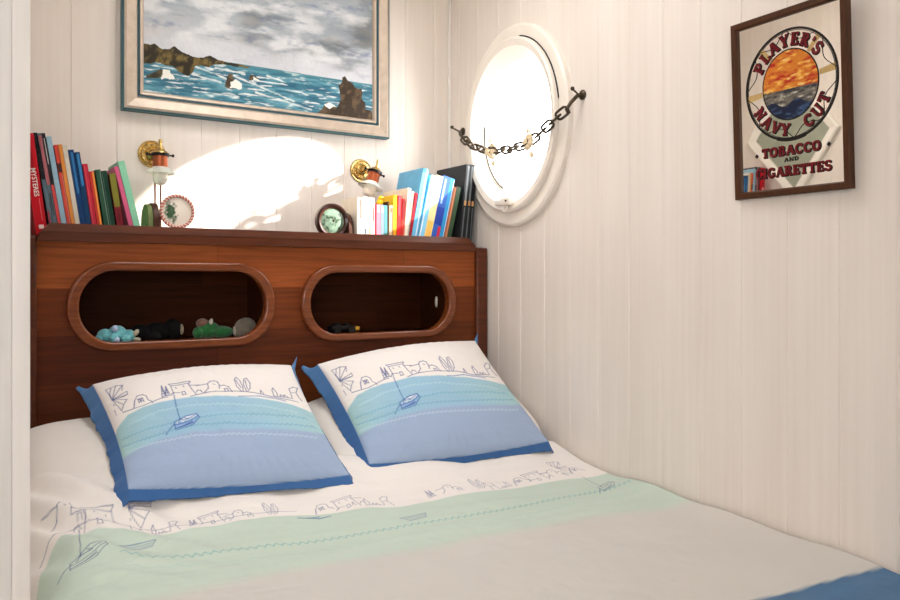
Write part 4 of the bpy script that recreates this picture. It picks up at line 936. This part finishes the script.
# slab-serif letters from strokes: unit height
T, S = .23, .13
arc = lambda cx, cy, rx, ry, a0, a1, n=14: [(cx + rx * math.cos(math.radians(a)), cy + ry * math.sin(math.radians(a))) for a in np.linspace(a0, a1, n)]
ser = lambda x, y, w=.42: ([(x - w/2, y), (x + w/2, y)], S)
GLY = {
 'P': (.78, [([(.22, 0), (.22, 1)], T), (arc(.36, .70, .28, .235, 90, -90), .18), ([(.2, .935), (.37, .935)], S), ([(.2, .465), (.37, .465)], S), ser(.22, .065), ser(.15, .935, .3)]),
 'L': (.74, [([(.22, 0), (.22, 1)], T), ([(.05, .065), (.68, .065)], S), ([(.62, .02), (.62, .34)], S), ser(.22, .935)]),
 'A': (.92, [([(.16, .05), (.43, .98)], .14), ([(.46, .98), (.76, .05)], T), ([(.26, .34), (.66, .34)], S), ser(.15, .065, .3), ser(.76, .065, .34)]),
 'Y': (.86, [([(.16, .95), (.43, .45)], T), ([(.72, .95), (.45, .45)], .15), ([(.43, .5), (.43, 0)], T), ser(.43, .065), ser(.16, .935, .32), ser(.72, .935, .28)]),
 'E': (.76, [([(.22, 0), (.22, 1)], T), ([(.05, .065), (.68, .065)], S), ([(.05, .935), (.68, .935)], S), ([(.22, .5), (.52, .5)], S), ([(.63, .02), (.63, .32)], S), ([(.63, .98), (.63, .70)], S), ([(.51, .36), (.51, .64)], S)]),
 'R': (.86, [([(.22, 0), (.22, 1)], T), (arc(.36, .72, .26, .215, 90, -90), .18), ([(.2, .935), (.37, .935)], S), ([(.2, .5), (.37, .5)], S), ([(.42, .5), (.70, .06)], T), ser(.22, .065), ser(.72, .065, .3), ser(.15, .935, .3)]),
 "'": (.34, [([(.16, 1), (.13, .68)], .2)]),
 'S': (.72, [(arc(.35, .725, .23, .21, 40, 270) + arc(.35, .285, .24, .22, 90, -140), .17), ([(.58, .72), (.58, .97)], .09), ([(.09, .03), (.09, .30)], .09)]),
 'N': (.92, [([(.18, 0), (.18, 1)], .15), ([(.17, .97), (.72, .03)], T), ([(.73, 0), (.73, 1)], .15), ser(.18, .065, .34), ser(.13, .935, .26), ser(.73, .935, .34)]),
 'V': (.88, [([(.16, .95), (.44, .03)], T), ([(.74, .95), (.47, .03)], .15), ser(.16, .935, .34), ser(.74, .935, .3)]),
 'C': (.82, [(arc(.43, .5, .30, .43, 48, 312, 24), .2), ([(.68, .66), (.68, .97)], .1), ([(.68, .34), (.68, .12)], .09)]),
 'U': (.88, [([(.20, .95), (.20, .34)] + arc(.44, .32, .24, .26, 180, 360) + [(.68, .34), (.68, .95)], .18), ser(.20, .935, .36), ser(.68, .935, .32)]),
 'T': (.82, [([(.40, 0), (.40, 1)], T), ([(.05, .935), (.75, .935)], S), ([(.09, .98), (.09, .66)], S), ([(.71, .98), (.71, .66)], S), ser(.40, .065)]),
 'O': (.88, [(arc(.43, .5, .30, .42, 0, 360, 32), .2)]),
 'B': (.80, [([(.22, 0), (.22, 1)], T), (arc(.36, .73, .24, .205, 90, -90), .17), (arc(.36, .285, .29, .225, 90, -90), .18), ([(.05, .935), (.38, .935)], S), ([(.05, .06), (.38, .06)], S), ([(.2, .515), (.38, .515)], S)]),
 'D': (.84, [([(.22, 0), (.22, 1)], T), (arc(.32, .5, .38, .435, 90, -90, 20), .19), ([(.05, .935), (.34, .935)], S), ([(.05, .065), (.34, .065)], S)]),
 'I': (.48, [([(.22, 0), (.22, 1)], T), ser(.22, .065), ser(.22, .935)]),
 'G': (.88, [(arc(.43, .5, .30, .43, 48, 318, 24), .2), ([(.68, .66), (.68, .97)], .1), ([(.69, .42), (.69, .06)], .17), ([(.5, .42), (.8, .42)], S)]),
}
def letters(word, place_fn, name, shadow=True, one=None):
    """two layers: black shadow then maroon face"""
    b = B(); z = .0021
    adv = [GLY[ch][0] for ch in word]; tot = sum(adv); x = 0
    for i, ch in enumerate(word):
        Mx = place_fn(x + adv[i] / 2, tot, adv[i]); x += adv[i]
        for (pts, w) in GLY[ch][1]:
            q = [(p[0] - adv[i] / 2, p[1]) for p in pts]
            b.mi = 0
            b.ribbon([(p[0] + .05, p[1] - .04) for p in q], w + (.10 if shadow else 0), .0, Mx @ Matrix.Translation((0, 0, z / 1)))
            if one is None:
                b.mi = 1; b.ribbon(q, w, 0, Mx @ Matrix.Translation((0, 0, z + .0005)))
    return b.obj(name, [M_ink, M_mar], mr, fix=False)
def line_fn(cx, cy, h, width):
    def f(x, tot, a):
        s = width / tot
        return Matrix.Translation((cx - width / 2 + x * s, cy, 0)) @ Matrix.Diagonal((s, h, 1, 1))
    return f
def arc_fn(mid, half, h, top):
    def f(x, tot, a):
        k = (x / tot - .5) * 2 * half
        an = math.radians(mid - k if top else mid + k)
        er = (RO[0] + RI[0]) / 2 - (.5 * h if top else -.5 * h) - .0005; ez = (RO[1] + RI[1]) / 2 - (.5 * h if top else -.5 * h) - .0005
        p = Vector((RC[0] + er * math.cos(an), RC[1] + ez * math.sin(an), 0))
        sx = h * 1.02
        return Matrix.Translation(p) @ Matrix.Rotation(an - PI/2 if top else an + PI/2, 4, 'Z') @ Matrix.Diagonal((sx, h, 1, 1))
    return f
letters("PLAYER'S", arc_fn(95, 62, .0280, True), 'lettering')
letters('NAVY', arc_fn(236, 33, .0275, False), 'lettering')
letters('CUT', arc_fn(315, 25, .0275, False), 'lettering')
letters('TOBACCO', line_fn(.002, -.1195, .0220, .152), 'lettering')
letters('AND', line_fn(.003, -.1345, .0095, .038), 'lettering', False, one=1)
letters('CIGARETTES', line_fn(.005, -.1665, .0225, .194), 'lettering')
b = B()
for (x, y) in ((-.088, -.1125), (.096, -.1095)): b.poly([(x - .005, y, .0021), (x, y - .0055, .0021), (x + .005, y, .0021), (x, y + .0055, .0021)])
b.obj('diamond_mark', M_ink, mr, fix=False)

# ------------------------------------------------------------------ white framed diamond panel on the alcove partition (seen in the mirror)
dp = thing('diamond_panel', 'white framed diamond panel on the alcove partition, seen in the advertising mirror', 'panel', (-1.512, -.33, 1.76))
DY, DZ = .235, .30
vs = []; prof = [(1.0, .0005), (1.0, .018), (.96, .022), (.80, .012), (.80, .0005)]; b = B()
for (k, x) in prof: vs += [Vector((x, -DY * k, 0)), Vector((x, 0, DZ * k)), Vector((x, DY * k, 0)), Vector((x, 0, -DZ * k))]
b._add(vs, [(a*4+k, a*4+(k+1)%4, ((a+1)%5)*4+(k+1)%4, ((a+1)%5)*4+k) for a in range(5) for k in range(4)]); b.obj('frame', M_ceil, dp)
b = B(); b._add([Vector((x, s * DY * .82 * c, d * DZ * .82)) for x in (.001, .006) for (s, c, d) in ((-1, 1, 0), (0, 1, 1), (1, 1, 0), (0, 1, -1))], [(0,1,2,3),(4,5,6,7),(0,1,5,4),(1,2,6,5),(2,3,7,6),(3,0,4,7)])
b.obj('infill', mat('grey green panel', (158, 162, 146), .4, var=.05), dp)

# ------------------------------------------------------------------ chain across the porthole
ch_pts = [(-.052, -.1715, 1.762), (-.056, -.190, 1.748), (-.056, -.2157, 1.733), (-.056, -.258, 1.716), (-.056, -.304, 1.7015), (-.056, -.354, 1.690), (-.056, -.405, 1.685), (-.056, -.452, 1.6845), (-.056, -.51, 1.684), (-.056, -.56, 1.692), (-.056, -.5975, 1.708), (-.056, -.65, 1.732), (-.056, -.70, 1.753), (-.054, -.7266, 1.7640)]
A_ = np.array(ch_pts); seg = np.r_[0, np.cumsum(np.linalg.norm(np.diff(A_, axis=0), axis=1))]
def chain_at(s): return Vector([float(np.interp(s, seg, A_[:, i])) for i in range(3)])
cn = thing('chain', 'dark metal chain draped in front of the porthole', 'chain', tuple(chain_at(seg[-1] / 2)))
c0 = chain_at(seg[-1] / 2); nl = 16; stp = seg[-1] / nl
proto = B(); hl, hr, wr_ = stp * .5 + .006, .0125, .0040
proto.tube([(hr * math.copysign(abs(math.cos(a)) ** .7, math.cos(a)), 0, (hl - hr) * (1 if math.sin(a) > 0 else -1) + hr * math.sin(a)) if abs(math.sin(a)) > .02 else (hr * math.cos(a), 0, 0) for a in np.linspace(0, 2*PI, 28, endpoint=False)], wr_, 8, True)
po = proto.obj('link', mat('aged bronze', (74, 63, 50), .6, .3, var=.3, scale=120), cn)
for k in range(nl):
    o = po if k == 0 else po.copy()
    if k: C.objects.link(o); o.parent = cn
    p0, p1 = chain_at(stp * k), chain_at(stp * (k + 1)); d = (p1 - p0).normalized()
    q = d.to_track_quat('Z', 'Y').to_matrix().to_4x4()
    o.matrix_local = Matrix.Translation((p0 + p1) / 2 - c0) @ q @ Matrix.Rotation(math.radians(35 + 90 * (k % 2)), 4, 'Z')
M_hook = mat('bronze hook', (78, 68, 54), .38, .85, var=.3, scale=90)
def hook(label, y, z, end):
    r = thing('wall_hook', label, 'hook', (-.0002, y, z), group='bronze hooks holding the chain')
    b = B(); b.lathe([(.0145, 0), (.0155, .003), (.012, .007), (.007, .009), (.006, .012), (0, .013)], 28, Matrix.Rotation(-PI/2, 4, 'Y')); b.obj('rosette', M_hook, r)
    e = Vector(end) - Vector((0, y, z))
    b = B(); b.tube([(-.006, 0, 0), (-.022, e.y * .12, e.z * .1), (-.042, e.y * .55, e.z * .55), (e.x, e.y, e.z), (e.x + .006, e.y * .98, e.z - .009), (e.x + .014, e.y * .86, e.z - .006)], [.0065, .006, .0058, .005, .004, .003], 10)
    b.obj('arm', M_hook, r)
    b = B(); b.tube([(-.02, 0, .0), (-.036, .006 if y < -.4 else .02, .014)], .0032, 8); b.ball((-.037, .006 if y < -.4 else .02, .016), .0065, n=12); b.obj('knob', M_hook, r)
hook('bronze wall hook holding the end of the chain on the mirror side', -.7417, 1.8128, (-.054, -.7266, 1.764))
hook('bronze wall hook holding the end of the chain above the bookshelf corner', -.0915, 1.8045, (-.052, -.1715, 1.762))
M_shell = mat('cream shell', (226, 206, 172), .5, var=.15, scale=70)
for (y, z, lab, sd) in ((-.352, 1.690, 'cream shell ornament hanging on the chain, nearer the bookshelf', 1), (-.556, 1.692, 'cream shell ornament hanging on the chain, nearer the advertising mirror', 7)):
    r = thing('shell_ornament', lab, 'ornament', (-.060, y, z), group='shell ornaments on the chain')
    rd = random.Random(sd)
    b = B()
    for k in range(7):
        a = 2*PI*k/7; b.ball((rd.uniform(-.008, .008), .017 * math.cos(a), .018 * math.sin(a)), (.008, .0105, .014), (a + rd.uniform(-.3, .3), 0, 0), 10)
    b.obj('shell', M_shell, r)
    b = B()
    b.ball((0, -.013, -.043), (.007, .010, .010), None, 10); b.obj('pendant', M_shell, r)
    b = B(); b.ball((0, .005, .037), (.007, .007, .009), None, 10); b.obj('bead', M_shell, r)
    b = B(); b.tube([(0, 0, .0), (0, -.006, -.02), (0, -.013, -.038)], .0015, 6); b.tube([(0, 0, 0), (0, .005, .032)], .0015, 6); b.obj('string', M_shell, r)

# ------------------------------------------------------------------ toys in the niches
M_fur = lambda c: mat('plush', c, .95, var=.22, scale=70, bump=.8, bscale=160, sheen=.3)
ZF = 1.0758
t = thing('plush_toy', 'small turquoise plush toy lying in the niche with toys', 'toy', (-1.230, -.19, ZF), group='toys in the niches')
tq = M_fur((112, 188, 196)); b = B()
for (c, r_) in (((-.028, 0, .020), (.021, .022, .020)), ((.004, .004, .024), (.026, .024, .024)), ((.034, 0, .018), (.018, .02, .018)), ((-.01, -.024, .014), (.013, .012, .014)), ((.022, -.026, .012), (.013, .012, .012)), ((-.045, -.01, .012), (.012, .011, .012))): b.ball(c, r_, n=14)
b.obj('body', tq, t)
b = B(); b.ball((-.006, -.018, .040), (.009, .008, .010)); b.ball((-.004, -.030, .010), (.009, .008, .009)); b.obj('ribbon', M_fur((176, 196, 226)), t)
b = B(); b.ball((.050, -.012, .026), (.007, .007, .012), (0, .6, 0)); b.ball((.052, -.02, .008), (.010, .008, .006)); b.obj('tag', M_fur((176, 168, 146)), t)
t = thing('plush_toy', 'black soft toy lying in the middle of the niche', 'toy', (-1.112, -.16, ZF), group='toys in the niches')
bk = mat('black plush', (9, 8, 9), .95, var=.2, scale=70); b = B()
for (c, r_) in (((-.045, 0, .024), (.034, .03, .024)), ((0, .004, .026), (.04, .032, .026)), ((.042, 0, .031), (.026, .026, .030)), ((-.02, -.03, .014), (.024, .014, .014))): b.ball(c, r_, n=16)
b.obj('body', bk, t)
b = B(); b.ball((.064, -.012, .030), (.006, .012, .016)); b.obj('snout', M_fur((150, 138, 116)), t)
t = thing('plush_toy', 'soft doll in green clothes lying on its back beside the black toy', 'toy', (-.965, -.16, ZF), group='toys in the niches')
b = B(); b._add([Vector(p) for p in ()], [])
for (c, r_) in (((-.002, 0, .026), (.034, .028, .026)), ((.038, 0, .018), (.036, .026, .018)), ((-.035, -.012, .018), (.016, .016, .018))): b.ball(c, r_, n=16)
b.obj('body', M_fur((38, 104, 54)), t)
b = B(); b.ball((-.020, -.004, .046), (.019, .017, .014)); b.obj('head', M_fur((128, 96, 82)), t)
b = B(); b.ball((.002, -.010, .046), (.006, .012, .014), (0, .3, 0)); b.obj('collar', M_fur((206, 200, 184)), t)
t = thing('plush_toy', 'grey beige soft toy tucked at the rounded end of the niche beside the green doll', 'toy', (-.855, -.15, ZF), group='toys in the niches')
b = B(); b.ball((.004, 0, .030), (.034, .026, .028), (0, -.3, 0)); b.ball((-.024, -.008, .016), (.012, .014, .016)); b.obj('body', M_fur((126, 118, 104)), t)
b = B(); b.ball((-.034, -.014, .020), (.005, .006, .014)); b.obj('ear', M_fur((180, 172, 156)), t)
t = thing('toy_car', 'small black toy with a yellow end in the otherwise empty niche', 'toy', (-.528, -.16, ZF - .0015), group='toys in the niches')
b = B(); b.box((-.046, -.022, .012), (.04, .022, .026), bevel=.005); b.ball((-.02, 0, .026), (.016, .018, .010)); b.ball((.016, 0, .026), (.012, .018, .008)); b.obj('body', mat('black plastic', (22, 20, 20), .35), t)
for x in (-.028, .024):
    b = B(); b.lathe([(0, -.026), (.0125, -.026), (.0125, .026), (0, .026)], 18, Matrix.Translation((x, 0, .0125)) @ Matrix.Rotation(PI/2, 4, 'X')); b.obj('wheel', M_gask, t)
b = B(); b.box((.034, -.018, .008), (.056, .018, .022), bevel=.004); b.obj('bumper', mat('yellow plastic part', (206, 158, 50), .45), t)

# ------------------------------------------------------------------ light and camera
sc_ = bpy.context.scene
wd = bpy.data.worlds.new('sky'); sc_.world = wd; wd.use_nodes = True
bg = wd.node_tree.nodes['Background']; bg.inputs['Color'].default_value = (1, .99, .98, 1); bg.inputs['Strength'].default_value = 7.0
sun = bpy.data.lights.new('sun', 'SUN'); sun.energy = 13; sun.angle = math.radians(1.0); sun.color = (1, .93, .82)
so = bpy.data.objects.new('sun', sun); C.objects.link(so)
so.rotation_euler = Vector((-.845, .412, -.300)).to_track_quat('-Z', 'Y').to_euler()
def portal(name, loc, direction, sx, sy, shape='RECTANGLE'):
    l = bpy.data.lights.new(name, 'AREA'); l.shape = shape; l.size = sx; l.size_y = sy; l.cycles.is_portal = True
    o = bpy.data.objects.new(name, l); C.objects.link(o); o.location = loc; o.rotation_euler = Vector(direction).to_track_quat('-Z', 'Z').to_euler()
portal('porthole_daylight', (.06, PY, PZ), (-1, 0, 0), .60, .60)
portal('added_hatch_daylight', ((HX0 + HX1) / 2, (HY0 + HY1) / 2, ZC + .285), (0, 0, -1), HX1 - HX0 + .06, HY1 - HY0 + .06)  # sky light through the added ceiling hatch
portal('added_window_daylight', ((WX0 + WX1) / 2, -3.88, (WZ0 + WZ1) / 2), (0, 1, 0), WX1 - WX0 + .1, WZ1 - WZ0 + .1)  # sky light through the added rear window
cam = bpy.data.cameras.new('camera'); cam.sensor_width = 36; cam.lens = 782 / 900 * 36; cam.shift_y = -20 / 900; cam.clip_start = .05
cob = bpy.data.objects.new('camera', cam); C.objects.link(cob)
cob.location = (-1.638, -2.514, 1.25); cob.rotation_euler = (PI/2, 0, -math.asin(.546))
sc_.camera = cob
vs_ = sc_.view_settings; vs_.view_transform = 'Standard'; vs_.look = 'None'; vs_.exposure = 0.60; vs_.gamma = 1; vs_.use_curve_mapping = False
sc_.cycles.max_bounces = 10; sc_.cycles.diffuse_bounces = 6; sc_.cycles.transparent_max_bounces = 12
sc_.cycles.use_denoising = True
